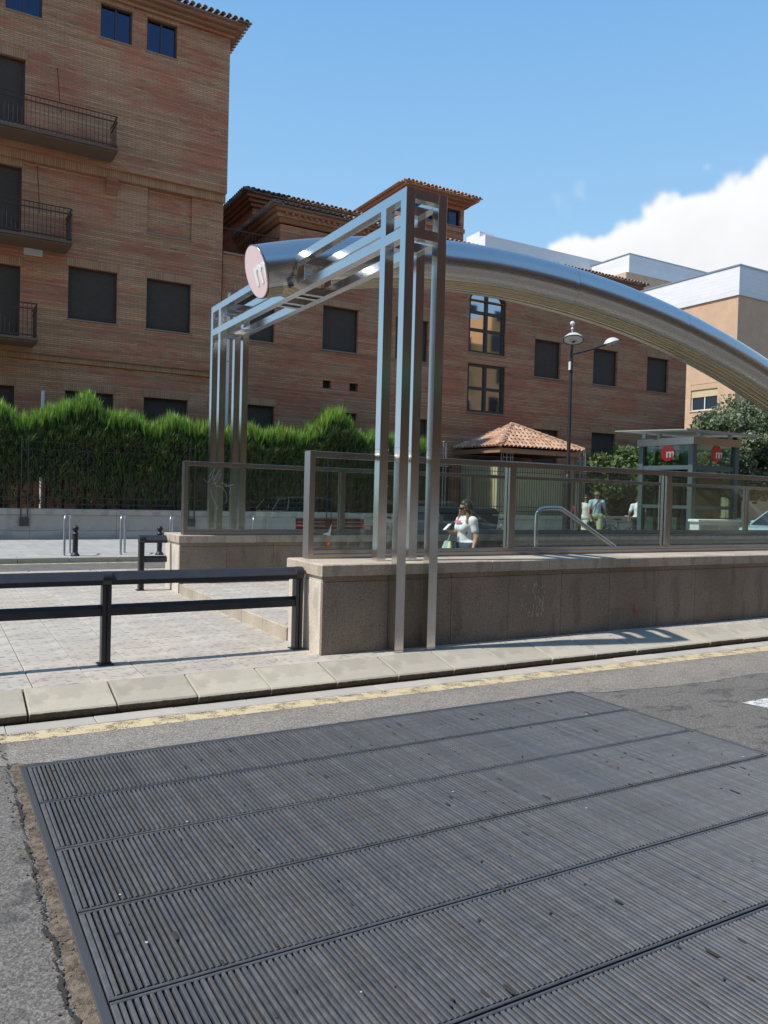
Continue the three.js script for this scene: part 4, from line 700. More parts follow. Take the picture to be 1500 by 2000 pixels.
function corrugated(origin, along, up, len, run, pitch, hips, amp = 0.06) { // tiled roof slope as ridges and valleys; along, up = unit vectors
  const n = Math.round(len / pitch), P = [], nrm = along.clone().cross(up).normalize(); if (nrm.y < 0) nrm.negate();
  const at = (i, f) => origin.clone().addScaledVector(along, i * pitch / 4).addScaledVector(up, f * Math.min(run, hips ? Math.max(0, (hips[0] ? i * pitch / 4 : 99) - 0.1) * 1.04 : run, hips ? Math.max(0, (hips[1] ? len - i * pitch / 4 : 99) - 0.1) * 1.04 : run)).addScaledVector(nrm, amp * Math.abs(Math.sin(i * Math.PI / 4)));
  for (let i = 0; i < n * 4; i++) { const a = at(i, 0), b = at(i + 1, 0), c = at(i + 1, 1), d = at(i, 1); P.push(...a.toArray(), ...b.toArray(), ...c.toArray(), ...a.toArray(), ...c.toArray(), ...d.toArray()); }
  const g = new THREE.BufferGeometry(); g.setAttribute('position', new THREE.Float32BufferAttribute(P, 3)); g.computeVertexNormals(); return g;
}
// cornice and tiled eave round a block: front edge along x, left or right edge running back
function eaves(t, x0, x1, zWall, zBack, y, over, mats, sides, steps = 3, dentil = false, drop = 0.5) {
  for (let s = 0; s < steps; s++) { const o = over * (s + 1) / (steps + 1.2), a = y - drop * (steps - s) / steps, b = y - drop * (steps - s - 1) / steps - 0.012; mesh('cornice_course', box(x0 - (sides[0] ? o : 0), x1 + (sides[1] ? o : 0), a, b, zBack, zWall + o), s === 1 && dentil ? M.soldier : M.brickPlain, t); }
  if (dentil) { const n = Math.floor((x1 - x0) / 0.24), g = prep(box(-0.05, 0.05, -0.05, 0.05, -0.05, 0.05)); for (let i = 0; i < n; i++) put('dentil', g, M.brickPlain, t, x0 + 0.12 + 0.24 * i, y - drop * 0.42, zWall + over * 0.56); }
  const roof = mesh('roof', box(x0 - (sides[0] ? over * 0.9 : 0), x1 + (sides[1] ? over * 0.9 : 0), y - 0.005, y + 0.05, zBack, zWall + over * 0.9), mats[0], t);
  const a0 = x0 - (sides[0] ? over : 0), a1 = x1 + (sides[1] ? over : 0), zf = zWall + over + 0.08, n = Math.round((a1 - a0) / 0.21), pitch = (a1 - a0) / n;
  for (let i = 0; i < n; i++) put('roof_tile', tileG, mats[Math.floor(hash(i, 1, 903) * mats.length)], roof, a0 + pitch * (i + 0.5), y + 0.05 + (hash(i, 2, 904) - 0.5) * 0.02, zf + (hash(i, 3, 905) - 0.5) * 0.03, (hash(i, 4, 906) - 0.5) * 0.06, 0.30);
  const run = Math.min(zf - zBack, 5.5), sl = V(0, Math.sin(0.30), -Math.cos(0.30));
  mesh('tile_courses', corrugated(V(a0, y + 0.12, zf - 0.30), V(1, 0, 0), sl, a1 - a0, run * 0.55, pitch, sides), mats[1 % mats.length], roof);
  for (const [k, xs, dir] of [[0, a0, -1], [1, a1, 1]]) if (sides[k]) { const m = Math.round((zf - zBack) / 0.21), p = (zf - zBack) / m; for (let i = 0; i < m; i++) put('roof_tile', tileG, mats[Math.floor(hash(i, 7, 913) * mats.length)], roof, xs + dir * 0.08, y + 0.05 + (hash(i, 2, 914) - 0.5) * 0.02, zBack + p * (i + 0.5), dir * Math.PI / 2, 0.30); }
  return roof;
}
function balcony(t, x0, x1, yFloor, z, depth, h, nearX) {
  const zf = z + depth, b = mesh('balcony', [cbox(x0, x1, yFloor - 0.07, yFloor, z + 0.002, zf, 0.01), cbox(x0, x1 - 0.05, yFloor - 0.12, yFloor - 0.071, z + 0.002, zf - 0.06, 0.01)], M.slab, t);
  const bars = []; for (let x = x0 + 0.06; x < x1; x += 0.12) bars.push(rod(V(x, yFloor, zf - 0.05), V(x, yFloor + h, zf - 0.05), 0.008, 0.008, 5)); for (let q = z + 0.08; q < zf; q += 0.12) bars.push(rod(V(x1 - 0.05, yFloor, q), V(x1 - 0.05, yFloor + h, q), 0.008, 0.008, 5));
  mesh('balusters', bars, M.balconyIron, b);
  mesh('rail', [0.08, h - 0.16, h].flatMap((y) => [box(x0, x1 - 0.03, yFloor + y - 0.015, yFloor + y + 0.015, zf - 0.065, zf - 0.035), box(x1 - 0.065, x1 - 0.035, yFloor + y - 0.014, yFloor + y + 0.014, z + 0.003, zf - 0.066)]), M.balconyIron, b);
  return b;
}
{ // tall block at left
  const t = thing('brick_building', 'tall buff and red brick block with balconies at the left', 'building', [2, 0, -30]);
  const L = 0.1, R = 8.80, zt = FZ + 0.28, zg = FZ - 0.16;
  const gw = [[0.78, 2.28], [3.76, 5.26], [6.24, 7.74]], holesG = gw.map(([a, b]) => rect(a, b, 3.1, 4.72));
  mesh('ground_storey_wall', face(L, R - 0.06, 0.05, 5.77, zg, holesG), M.brickA, t);
  for (const [a, b] of gw) { shutterWindow(t, a, b, 3.1, 4.72, zg); lintel(t, a, b, 4.72, zg); }
  const mw = [[3.77, 5.28, 7.0, 8.68], [6.23, 7.73, 7.0, 8.68]], doors = [[0.9, 2.38, 6.22, 8.42], [0.9, 2.38, 9.40, 11.45]];
  mesh('middle_storeys_wall', face(L, R, 5.7705, 11.93, FZ, [...mw.map(([a, b, c, d]) => rect(a, b, c, d)), ...doors.map(([a, b, c, d]) => rect(a, b, c, d)), rect(6.2, 7.7, 10.18, 11.86), rect(2.5, 2.96, 8.86, 8.98)]), M.brickA, t);
  for (const [a, b, c, d] of mw) { shutterWindow(t, a, b, c, d, FZ); lintel(t, a, b, d, FZ); }
  for (const [a, b, c, d] of doors) { shutterWindow(t, a, b, c, d, FZ); lintel(t, a, b, d, FZ); }
  mesh('blind_window', [box(6.201, 7.699, 10.18, 11.86, FZ - 0.25, FZ - 0.09)], M.brickA, t); mesh('sill', cbox(6.16, 7.74, 10.13, 10.178, FZ - 0.08, FZ + 0.03, 0.006), M.sill, t);
  const v = mesh('vent', box(2.46, 3.0, 8.80, 9.04, FZ + 0.001, FZ + 0.02), M.whitePaint, t); for (let i = 0; i < 5; i++) mesh('slat', box(2.49, 2.97, 8.82 + 0.043 * i, 8.84 + 0.043 * i, FZ + 0.021, FZ + 0.04), M.whitePaint, v);
  const tw = [[1.82, 2.84], [4.56, 5.54], [6.01, 7.0]], dr = [0.9, 2.40, 12.62, 14.62];
  mesh('upper_storeys_wall', face(L, R + 0.03, 11.9305, 17.36, zt, [...tw.map(([a, b]) => rect(a, b, 16.0, 17.1)), rect(...dr)], 0.4), M.brickA, t);
  for (const [a, b] of tw) { shutterWindow(t, a, b, 16.0, 17.1, zt, 'glass'); lintel(t, a, b, 17.1, zt); }
  shutterWindow(t, ...dr, zt); lintel(t, dr[0], dr[1], dr[3], zt);
  mesh('string_course', box(L, R + 0.028, 11.66, 11.929, FZ + 0.001, FZ + 0.14), M.soldier, t); mesh('string_course', [box(L, R - 0.001, 5.60, 5.769, zg + 0.001, zg + 0.09)], M.soldier, t);
  mesh('side_wall', [box(R - 0.30, R - 0.001, 5.78, 11.92, FZ - 9, FZ - 0.301), box(R - 0.27, R + 0.029, 11.94, 17.35, FZ - 9, zt - 0.401), box(R - 0.36, R - 0.07, 0.05, 5.76, FZ - 9, zg - 0.301)], M.brickA, t);
  mesh('back_wall', [box(L, R - 0.3, 0.05, 17.3, FZ - 9.3, FZ - 9.0), box(L - 0.3, L - 0.001, 0.05, 17.3, FZ - 9, FZ - 0.3)], M.brickA, t);
  mesh('floor_slab', [box(L, R - 0.31, 11.9, 11.97, FZ - 8.9, FZ - 0.35), box(L, R - 0.31, 5.8, 5.9, FZ - 8.9, FZ - 0.35)], M.darkConcrete, t);
  mesh('corbel', extrX([[FZ, 11.15], [FZ + 0.12, 11.3], [FZ + 0.24, 11.64], [FZ, 11.64]], [], 4.85, 5.22), M.brickPlain, t);
  eaves(t, L, R + 0.03, zt, FZ - 9.2, 17.60, 0.50, M.tileDark, [false, true], 3, false, 0.38);
  balcony(t, L + 0.05, 5.0, 12.22, zt, 0.92, 0.98); balcony(t, L + 0.05, 3.72, 9.12, FZ, 1.15, 0.98); balcony(t, L + 0.05, 2.8, 6.06, FZ, 1.15, 1.02);
  for (const [x, y, z] of [[3.3, 13.2, zt + 0.9], [2.78, 10.1, FZ + 1.1]]) mesh('awning_rod', [rod(V(x, y - 0.3, z), V(x, y + 1.4, z - 0.85), 0.012), rod(V(x, y + 1.4, z - 0.85), V(x, y + 1.42, z - 1.05), 0.012)], M.balconyIron, t);
}
{ // long lower block
  const t = thing('brick_building', 'long lower brick wing with shuttered windows and arched window', 'building', [20, 0, -30]);
  const L = 8.86, R = 33.15, Y = 11.42, Z = FZ - 0.1;
  const up = [[9.36, 10.86], [12.80, 14.31], [16.0, 17.54], [23.18, 24.71], [26.73, 28.29], [30.31, 31.84]], lo = [[9.43, 10.93], [12.84, 14.34], [16.2, 17.6], [23.18, 24.70]];
  const archIn = (x0, x1, y0, y1) => { const m = (x0 + x1) / 2, r = (x1 - x0) / 2, s = new THREE.Path(); s.moveTo(x0, y0); s.lineTo(x1, y0); s.lineTo(x1, y1 - 0.62); s.absellipse(m, y1 - 0.62, r, 0.62, 0, Math.PI, false); s.lineTo(x0, y0); return s; };
  mesh('front_wall', face(L, R, 0.05, 9.98, Z, [...up.map(([a, b]) => rect(a, b, 7.08, 8.74)), ...lo.map(([a, b]) => rect(a, b, 3.1, 4.76)), rect(26.77, 28.31, 2.2, 4.82), rect(19.56, 21.56, 5.25, 7.30), rect(19.56, 21.52, 7.76, 9.975), rect(12.86, 13.21, 5.62, 5.92), rect(13.99, 14.36, 5.61, 5.91), rect(16.6, 18.9, 0.06, 2.9)].filter((h) => true)), M.brickB, t);
  // upper wall strip, with the round head of the arched window and the attic openings
  const arch = new THREE.Path(); { const m = 20.54, r = 0.98; arch.moveTo(m - r, 9.985); arch.lineTo(m + r, 9.985); arch.absellipse(m, 9.985, r, 0.55, 0, Math.PI, false); }
  mesh('attic_wall', face(11.0, 29.2, 9.981, Y, Z, [arch, rect(14.0, 14.9, 10.25, 10.95)]), M.brickB, t);
  mesh('end_parapet', box(29.21, R, 9.981, 10.45, Z - 0.3, Z), M.brickB, t);
  for (const [a, b] of up) { shutterWindow(t, a, b, 7.08, 8.74, Z); lintel(t, a, b, 8.74, Z); }
  for (const [a, b] of lo) { shutterWindow(t, a, b, 3.1, 4.76, Z); lintel(t, a, b, 4.76, Z); }
  shutterWindow(t, 26.77, 28.31, 2.2, 4.82, Z); lintel(t, 26.77, 28.31, 4.82, Z); shutterWindow(t, 14.0, 14.9, 10.25, 10.95, Z);
  for (const [a, b, c, d] of [[12.86, 13.21, 5.62, 5.92], [13.99, 14.36, 5.61, 5.91]]) mesh('air_vent', box(a + 0.001, b - 0.001, c, d, Z - 0.28, Z - 0.2), M.soil, t);
  mesh('entrance_door', [box(16.61, 18.89, 0.06, 2.89, Z - 0.27, Z - 0.2)], M.darkGlass, t); mesh('notice', box(17.9, 18.15, 1.55, 1.9, Z - 0.199, Z - 0.195), M.letter, t);
  // two glazed stair windows
  const glazed = (x0, x1, y0, y1, head) => {
    const w = mesh('glazed_window', [box(x0 + 0.001, x0 + 0.13, y0, y1, Z - 0.22, Z - 0.08), box(x1 - 0.13, x1 - 0.001, y0, y1, Z - 0.22, Z - 0.08), box(x0 + 0.13, x1 - 0.13, y0, y0 + 0.10, Z - 0.22, Z - 0.08)], M.brownFrame, t), m = (x0 + x1) / 2, rows = head ? [y0 + 0.10, y0 + 0.98, y0 + 1.72] : [y0 + 0.10, (y0 + y1) / 2];
    mesh('mullion', [box(m - 0.07, m + 0.07, y0 + 0.1, y1 + (head ? 0.5 : -0.1), Z - 0.2, Z - 0.09), ...rows.slice(1).map((y) => box(x0 + 0.13, m - 0.0705, y - 0.06, y + 0.06, Z - 0.2, Z - 0.1)), ...rows.slice(1).map((y) => box(m + 0.0705, x1 - 0.13, y - 0.06, y + 0.06, Z - 0.2, Z - 0.1))], M.brownFrame, w);
    rows.forEach((y, i) => { const b = i + 1 < rows.length ? rows[i + 1] - 0.06 : (head ? y1 + 0.55 : y1 - 0.1); for (const [a, c] of [[x0 + 0.13, m - 0.07], [m + 0.07, x1 - 0.13]]) put('pane', prep(box(-(c - a) / 2, (c - a) / 2, -(b - y) / 2, (b - y) / 2, -0.004, 0.004)), M.mirrorGlass, w, (a + c) / 2, (y + b) / 2, Z - 0.16, (hash(i, Math.round(a * 9), 21) - 0.5) * 0.012, (hash(i, Math.round(a * 7), 22) - 0.5) * 0.012); });
    if (head) { const s = new THREE.Shape(); s.absellipse(20.54, 9.985, 0.979, 0.549, 0, Math.PI, false); const h = new THREE.Path(); h.absellipse(20.54, 9.985, 0.84, 0.42, 0, Math.PI, false); s.holes.push(h); mesh('arched_frame', extr(s, 0.12).translate(0, 0, Z - 0.21), M.brownFrame, w); } else mesh('head_frame', box(x0 + 0.13, x1 - 0.13, y1 - 0.1, y1 - 0.001, Z - 0.22, Z - 0.08), M.brownFrame, w);
    mesh('sill', cbox(x0 - 0.05, x1 + 0.05, y0 - 0.05, y0 - 0.001, Z - 0.08, Z + 0.04, 0.006), M.sill, w);
  };
  glazed(19.56, 21.56, 5.25, 7.30, false); glazed(19.56, 21.52, 7.76, 9.975, true);
  mesh('arch_trim', (() => { const s = new THREE.Shape(); s.absellipse(20.54, 9.985, 1.2, 0.76, 0, Math.PI, false); const h = new THREE.Path(); h.absellipse(20.54, 9.985, 0.985, 0.555, 0, Math.PI, false); s.holes.push(h); return extr(s, 0.012).translate(0, 0, Z + 0.001); })(), M.soldier, t);
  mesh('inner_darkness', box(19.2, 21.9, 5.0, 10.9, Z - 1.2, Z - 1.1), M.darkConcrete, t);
  mesh('return_wall', box(11.0, 11.29, 9.7, Y, Z - 4.4, Z - 0.301), M.brickB, t); mesh('return_wall', [box(29.2 - 0.29, 29.199, 9.985, Y, Z - 8, Z - 0.301), box(R - 0.3, R - 0.001, 0.05, 9.97, Z - 8, Z - 0.301)], M.brickB, t);
  mesh('terrace_slab', [box(L, 10.998, 9.70, 9.80, Z - 4.4, Z - 0.302), box(11.3, R - 0.31, 9.5, 9.69, Z - 8, Z - 0.31)], M.sill, t); mesh('terrace_coping', cbox(L, 10.998, 9.982, 10.05, Z - 0.33, Z + 0.05, 0.01), M.sill, t);
  const rl = []; for (let x = L + 0.08; x < 11; x += 0.13) rl.push(rod(V(x, 10.05, Z - 0.15), V(x, 10.92, Z - 0.15), 0.009, 0.009, 5)); rl.push(box(L, 11, 10.90, 10.94, Z - 0.17, Z - 0.13)); mesh('terrace_railing', rl, M.balconyIron, t);
  eaves(t, 11.0, 29.2, Z, Z - 4.3, 11.94, 0.46, M.tileDark, [true, true], 3, true, 0.46);
  // set-back block behind the terrace
  const zb = -30.2; mesh('rear_wall', [face(11.05, 18.6, 9.7, 13.0, zb, [rect(11.9, 12.9, 10.6, 11.9)]), box(11.05, 11.34, 9.7, 13.0, zb - 5, zb - 0.301), box(L, 11.04, 9.8, 10.0, zb - 5, zb - 4.7)], M.brickB, t);
  shutterWindow(t, 11.9, 12.9, 10.6, 11.9, zb); eaves(t, 11.05, 18.6, zb, zb - 4.8, 13.40, 0.5, M.tileDark, [true, false], 3, false, 0.42);
  mesh('terrace_back_wall', box(L, 11.04, 9.81, 13.2, zb - 4.69, zb - 4.4), M.brickB, t);
  // small tower
  const zt = -30.6; mesh('tower_wall', [face(18.62, 21.62, 9.7, 15.2, zt, [rect(20.30, 21.42, 14.30, 15.05), rect(18.9, 19.9, 14.30, 15.05)]), box(18.62, 18.91, 9.7, 15.2, zt - 4, zt - 0.301), box(21.33, 21.62, 9.7, 15.2, zt - 4, zt - 0.301)], M.brickB, t);
  shutterWindow(t, 20.30, 21.42, 14.30, 15.05, zt, 'glass'); shutterWindow(t, 18.9, 19.9, 14.30, 15.05, zt, 'glass');
  mesh('tower_band', box(18.58, 21.66, 14.02, 14.2, zt + 0.001, zt + 0.05), M.soldier, t);
  const tr = eaves(t, 18.62, 21.62, zt, zt - 4, 15.50, 0.55, M.tile, [true, true], 2, false, 0.30);
  const pyr = new THREE.ConeGeometry(3.15, 0.95, 4, 1).rotateY(Math.PI / 4).translate(20.12, 16.05, zt - 2.0); mesh('tile_courses', pyr, M.tile[1], tr);
}
{ // gatehouse with a hipped tile roof
  const t = thing('gatehouse', 'small cream gatehouse with a hipped terracotta tile roof', 'gatehouse', [20.9, 0.1, -25.6]);
  const x0 = 18.77, x1 = 23.1, z1 = -23.78, z0 = -26.98, ye = 3.62, ax = 20.6, az = -25.4, ya = 4.62;
  mesh('wall', [box(19.2, 22.7, 0.1, 3.1, -26.85, -24.42)], M.cream, t);
  mesh('fascia', [box(x0 + 0.08, x1 - 0.08, 3.38, 3.56, z1 - 0.16, z1 - 0.10), box(x0 + 0.08, x0 + 0.14, 3.38, 3.56, z0, z1 - 0.161), box(x1 - 0.14, x1 - 0.08, 3.38, 3.56, z0, z1 - 0.161)], M.wood, t);
  mesh('ceiling', box(x0 + 0.141, x1 - 0.141, 3.42, 3.46, z0, z1 - 0.162), M.wood, t);
  mesh('post', [x1 - 0.3].map((x) => box(x - 0.09, x + 0.09, 0.1, 3.419, z1 - 0.5, z1 - 0.32)), M.wood, t);
  const A = V(ax, ya, az), c = [V(x0, ye, z1), V(x1, ye, z1), V(x1, ye, z0), V(x0, ye, z0)], P = [];
  for (let i = 0; i < 4; i++) P.push(...c[i].toArray(), ...c[(i + 1) % 4].toArray(), ...A.toArray());
  const g = new THREE.BufferGeometry(); g.setAttribute('position', new THREE.Float32BufferAttribute(P, 3)); g.computeVertexNormals(); const roof = mesh('roof', g, M.tile[2], t);
  const tg = prep(tileG.clone().scale(1.12, 1, 0.72)); let k = 0;
  const slope = (a, b) => {                                       // rows of tiles on the slope a-b-apex
    const e = b.clone().sub(a), len = e.length(), u = e.clone().normalize(), foot = a.clone().addScaledVector(u, A.clone().sub(a).dot(u)), up = A.clone().sub(foot), run = up.length(); up.normalize();
    const nrm = u.clone().cross(up).normalize(); if (nrm.y < 0) nrm.negate();
    const q = new THREE.Quaternion().setFromRotationMatrix(new THREE.Matrix4().makeBasis(nrm.clone().cross(up.clone().negate()).normalize(), nrm, up.clone().negate()));
    const rows = Math.floor(run / 0.29); const fa = A.clone().sub(a).dot(u);
    for (let r = 0; r < rows; r++) { const f = r * 0.29 / run, l = fa * f, rr = len - (len - fa) * f, n = Math.floor((rr - l) / 0.20); for (let i = 0; i < n; i++) { k++; const p = a.clone().addScaledVector(u, l + (rr - l) * (i + 0.5) / n).addScaledVector(up, r * 0.29 - 0.03).addScaledVector(nrm, 0.012); const m = put('roof_tile', tg, M.tile[Math.floor(hash(k, 3, 950) * 4)], roof, p.x, p.y, p.z); m.quaternion.copy(q); } }
  };
  slope(c[0], c[1]); slope(c[3], c[0]);
  for (const [a, n] of [[c[0], 9], [c[1], 10]]) mesh('hip_tiles', Array.from({ length: n }, (_, i) => rod(a.clone().lerp(A, i / n).add(V(0, 0.05, 0)), a.clone().lerp(A, (i + 1.1) / n).add(V(0, 0.05, 0)), 0.10, 0.08, 8)), M.tile[0], roof);
}
// ---------------------------------------------------------------- pale building at the right with white parapets
{
  const t = thing('stucco_building', 'tan stucco building with stepped white parapets at the right', 'building', [60, 0, -45]);
  const X = 49.2, Z = -36;
  mesh('wall', [box(X + 0.3, 92, 0, 16.38, -70, Z), box(X + 9, 92, 16, 23.9, -90, -55)], M.stucco, t);
  mesh('side_wall', extrX(rect(Z - 0.001, -70, 0, 16.38), [rect(-37.45, -39.75, 8.5, 10.45)], X, X + 0.295), M.stucco, t);
  const w = mesh('window', [box(X + 0.12, X + 0.18, 8.5, 8.58, -39.75, -37.45), box(X + 0.12, X + 0.18, 8.58, 9.5, -38.64, -38.56), box(X + 0.12, X + 0.18, 8.58, 9.5, -37.53, -37.45), box(X + 0.12, X + 0.18, 8.58, 9.5, -39.75, -39.67)], M.whitePaint, t);
  mesh('pane', box(X + 0.19, X + 0.2, 8.5, 10.4, -39.7, -37.5), M.darkGlass, w); mesh('blind', box(X + 0.10, X + 0.16, 9.5, 10.05, -39.749, -37.451), M.cream, w); mesh('blind_box', box(X + 0.02, X + 0.29, 10.05, 10.449, -39.749, -37.451), M.stucco, w);
  mesh('sill', box(X - 0.06, X + 0.1, 8.42, 8.499, -39.8, -37.4), M.cream, w);
  const para = (x0, x1, y0, y1, z0, z1) => { mesh('parapet', box(x0, x1, y0, y1, z0, z1), M.cladding, t); mesh('parapet_coping', box(x0 - 0.06, x1 + 0.06, y1 + 0.001, y1 + 0.10, z0 - 0.06, z1 + 0.06), M.galv, t); };
  para(X - 0.12, 94, 16.385, 18.42, -71, Z + 0.12); para(58.45, 94, 23.9, 25.62, -92, -54.9); 
  const u = thing('stucco_building', 'distant flat block topped with a long white parapet', 'building', [52, 0, -66]);
  mesh('wall', box(45.2, 80, 0, 24.5, -80, -60.2), M.stucco, u); mesh('parapet', box(44.9, 80.5, 24.5, 26.35, -80.5, -60), M.cladding, u); mesh('parapet_step', box(44.9, 46.6, 26.352, 26.9, -63, -60.9), M.cladding, u);
}
// ---------------------------------------------------------------- the other side of the street, behind the camera: seen only in glass and polished steel
{
  const t = thing('ochre_building', 'ochre apartment building across the street with green awnings', 'building', [20, 0, 14]);
  const z = 10.5;
  mesh('wall', [box(41, 49.5, 0.1, 17.6, z + 0.35, z + 12), box(49.5, 90, 0.1, 20.4, z + 0.35, z + 12)], M.ochre, t); mesh('brick_wall', box(-26, 40, 0.1, 17, z + 0.35, z + 10), M.umber, t);
  mesh('shopfront', box(-26, 40, 0.1, 3.1, z + 0.12, z + 0.349), M.wood, t);
  const win = prep(box(-0.6, 0.6, -0.85, 0.85, -0.05, 0.05)), awn = prep(extrX([[0, 0], [-0.95, -0.75], [-0.95, -1.0], [-0.97, -1.0], [-0.97, -0.72], [0, 0.04]], [], -1.2, 1.2)), green = std({ color: rgb(0.025, 0.12, 0.065), roughness: 0.85 }), slab = prep(box(-1.3, 1.3, -0.1, 0.1, -0.5, 0.5));
  for (let f = 0; f < 4; f++) for (let i = 0; i < 19; i++) { const x = -24 + 3.4 * i, y = 5.0 + 3.2 * f; put('window', win, M.darkGlass, t, x, y, z + 0.32); if (f === 0) { put('awning', awn, green, t, x, y + 1.1, z + 0.34); put('balcony', slab, M.sill, t, x, y - 0.95, z - 0.15); } }
  for (let f = 0; f < 6; f++) for (let i = 0; i < 12; i++) put('window', win, M.darkGlass, t, 43.5 + 3.6 * i, 4.5 + 3.2 * f, z + 0.32);
}
// ---------------------------------------------------------------- glass lift
{
  const x0 = 15.23, x1 = 16.75, z1 = -12.2, z0 = -13.66, y0 = 0.15, yT = 3.15, t = thing('glass_lift', 'blue-grey steel and glass lift shaft with round red m signs', 'lift', [(x0 + x1) / 2, y0, (z0 + z1) / 2]);
  for (const [x, z] of [[x0, z1], [x1, z1], [x0, z0], [x1, z0]]) mesh('post', cbox(x - 0.065, x + 0.065, y0, 2.97, z - 0.065, z + 0.065, 0.006), M.liftFrame, t);
  const ring = (a, b, i, m, n) => mesh(n, [box(x0 + 0.066, x1 - 0.066, a, b, z1 - i, z1 + i), box(x0 + 0.066, x1 - 0.066, a, b, z0 - i, z0 + i), box(x0 - i, x0 + i, a, b, z0 + 0.066, z1 - 0.066), box(x1 - i, x1 + i, a, b, z0 + 0.066, z1 - 0.066)], m, t);
  ring(2.40, 2.50, 0.05, M.liftFrame, 'transom'); ring(1.48, 1.56, 0.04, M.liftFrame, 'transom'); ring(0.15, 0.32, 0.055, M.liftFrame, 'plinth');
  mesh('head_beam', [cbox(x0 - 0.10, x1 + 0.10, 2.972, yT, z0 - 0.10, z1 + 0.10, 0.006)], M.steelRail, t);
  for (const [a, b] of [[0.321, 1.479], [1.561, 2.399], [2.501, 2.971]]) { for (const z of [z0, z1]) mesh('pane', box(x0 + 0.067, x1 - 0.067, a, b, z - 0.005, z + 0.005), M.liftGlass, t); for (const x of [x0, x1]) mesh('pane', box(x - 0.005, x + 0.005, a, b, z0 + 0.067, z1 - 0.067), M.liftGlass, t); }
  // canopy: thin glass plate on small brackets
  const can = mesh('canopy', extrX([[z0 - 0.35, 3.33], [z1 + 0.32, 3.25], [z1 + 0.32, 3.27], [z0 - 0.35, 3.35]], [], x0 - 0.62, x1 + 0.45), phy({ color: rgb(0.55, 0.62, 0.58), roughness: 0.3, transmission: 0.5, thickness: 0 }), t);
  mesh('bracket', [[x0 + 0.2, z1], [x1 - 0.2, z1], [x0 - 0.3, z0 + 0.3], [x0 + 0.1, z0 + 0.4], [x1, z0 + 0.5]].map(([x, z]) => box(x - 0.025, x + 0.025, yT, 3.27, z - 0.05, z + 0.05)), M.galv, can);
  mesh('canopy_edge', [box(x0 - 0.64, x1 + 0.47, 3.225, 3.285, z1 + 0.321, z1 + 0.345)], M.galv, can);
  // machinery and car in the shaft
  mesh('guide_rail', [box(x0 + 0.3, x0 + 0.36, 0.2, 2.95, z0 + 0.12, z0 + 0.18), box(x1 - 0.36, x1 - 0.3, 0.2, 2.95, z0 + 0.12, z0 + 0.18), box(x0 + 0.37, x1 - 0.37, 2.62, 2.68, z0 + 0.10, z0 + 0.20)], M.castIron, t);
  mesh('lift_car', [box(x0 + 0.2, x1 - 0.2, 0.2, 0.3, z0 + 0.25, z1 - 0.2), box(x1 - 0.25, x1 - 0.2, 0.3, 2.2, z0 + 0.25, z1 - 0.2), box(x0 + 0.2, x1 - 0.2, 2.2, 2.28, z0 + 0.25, z1 - 0.2)], M.castIron, t);
  const sign = (mat4, name) => { const R = 0.195, d = mesh(name, new THREE.CylinderGeometry(R, R, 0.012, 40).rotateX(Math.PI / 2).applyMatrix4(mat4), M.red, t); mesh('letter_m', metroM(R - 0.002, 0.0065, 0.004).applyMatrix4(mat4), M.letter, d); };
  sign(new THREE.Matrix4().makeTranslation(16.05, 2.79, z1 + 0.014), 'round_sign');
  sign(new THREE.Matrix4().makeBasis(V(0, 0, 1), V(0, 1, 0), V(-1, 0, 0)).setPosition(x0 - 0.014, 2.79, -12.90), 'round_sign');
  const p = thing('sign_pole', 'thin pale pole standing just left of the glass lift', 'pole', [15.05, 0.15, -13.0]); mesh('shaft', rod(V(15.05, 0.15, -12.95), V(15.05, 2.35, -12.95), 0.018, 0.018, 8), M.galv, p); mesh('foot', lathe([[0, 0], [0.06, 0], [0.06, 0.01], [0.02, 0.02]], 12).translate(15.05, 0.15, -12.95), M.galv, p);
}
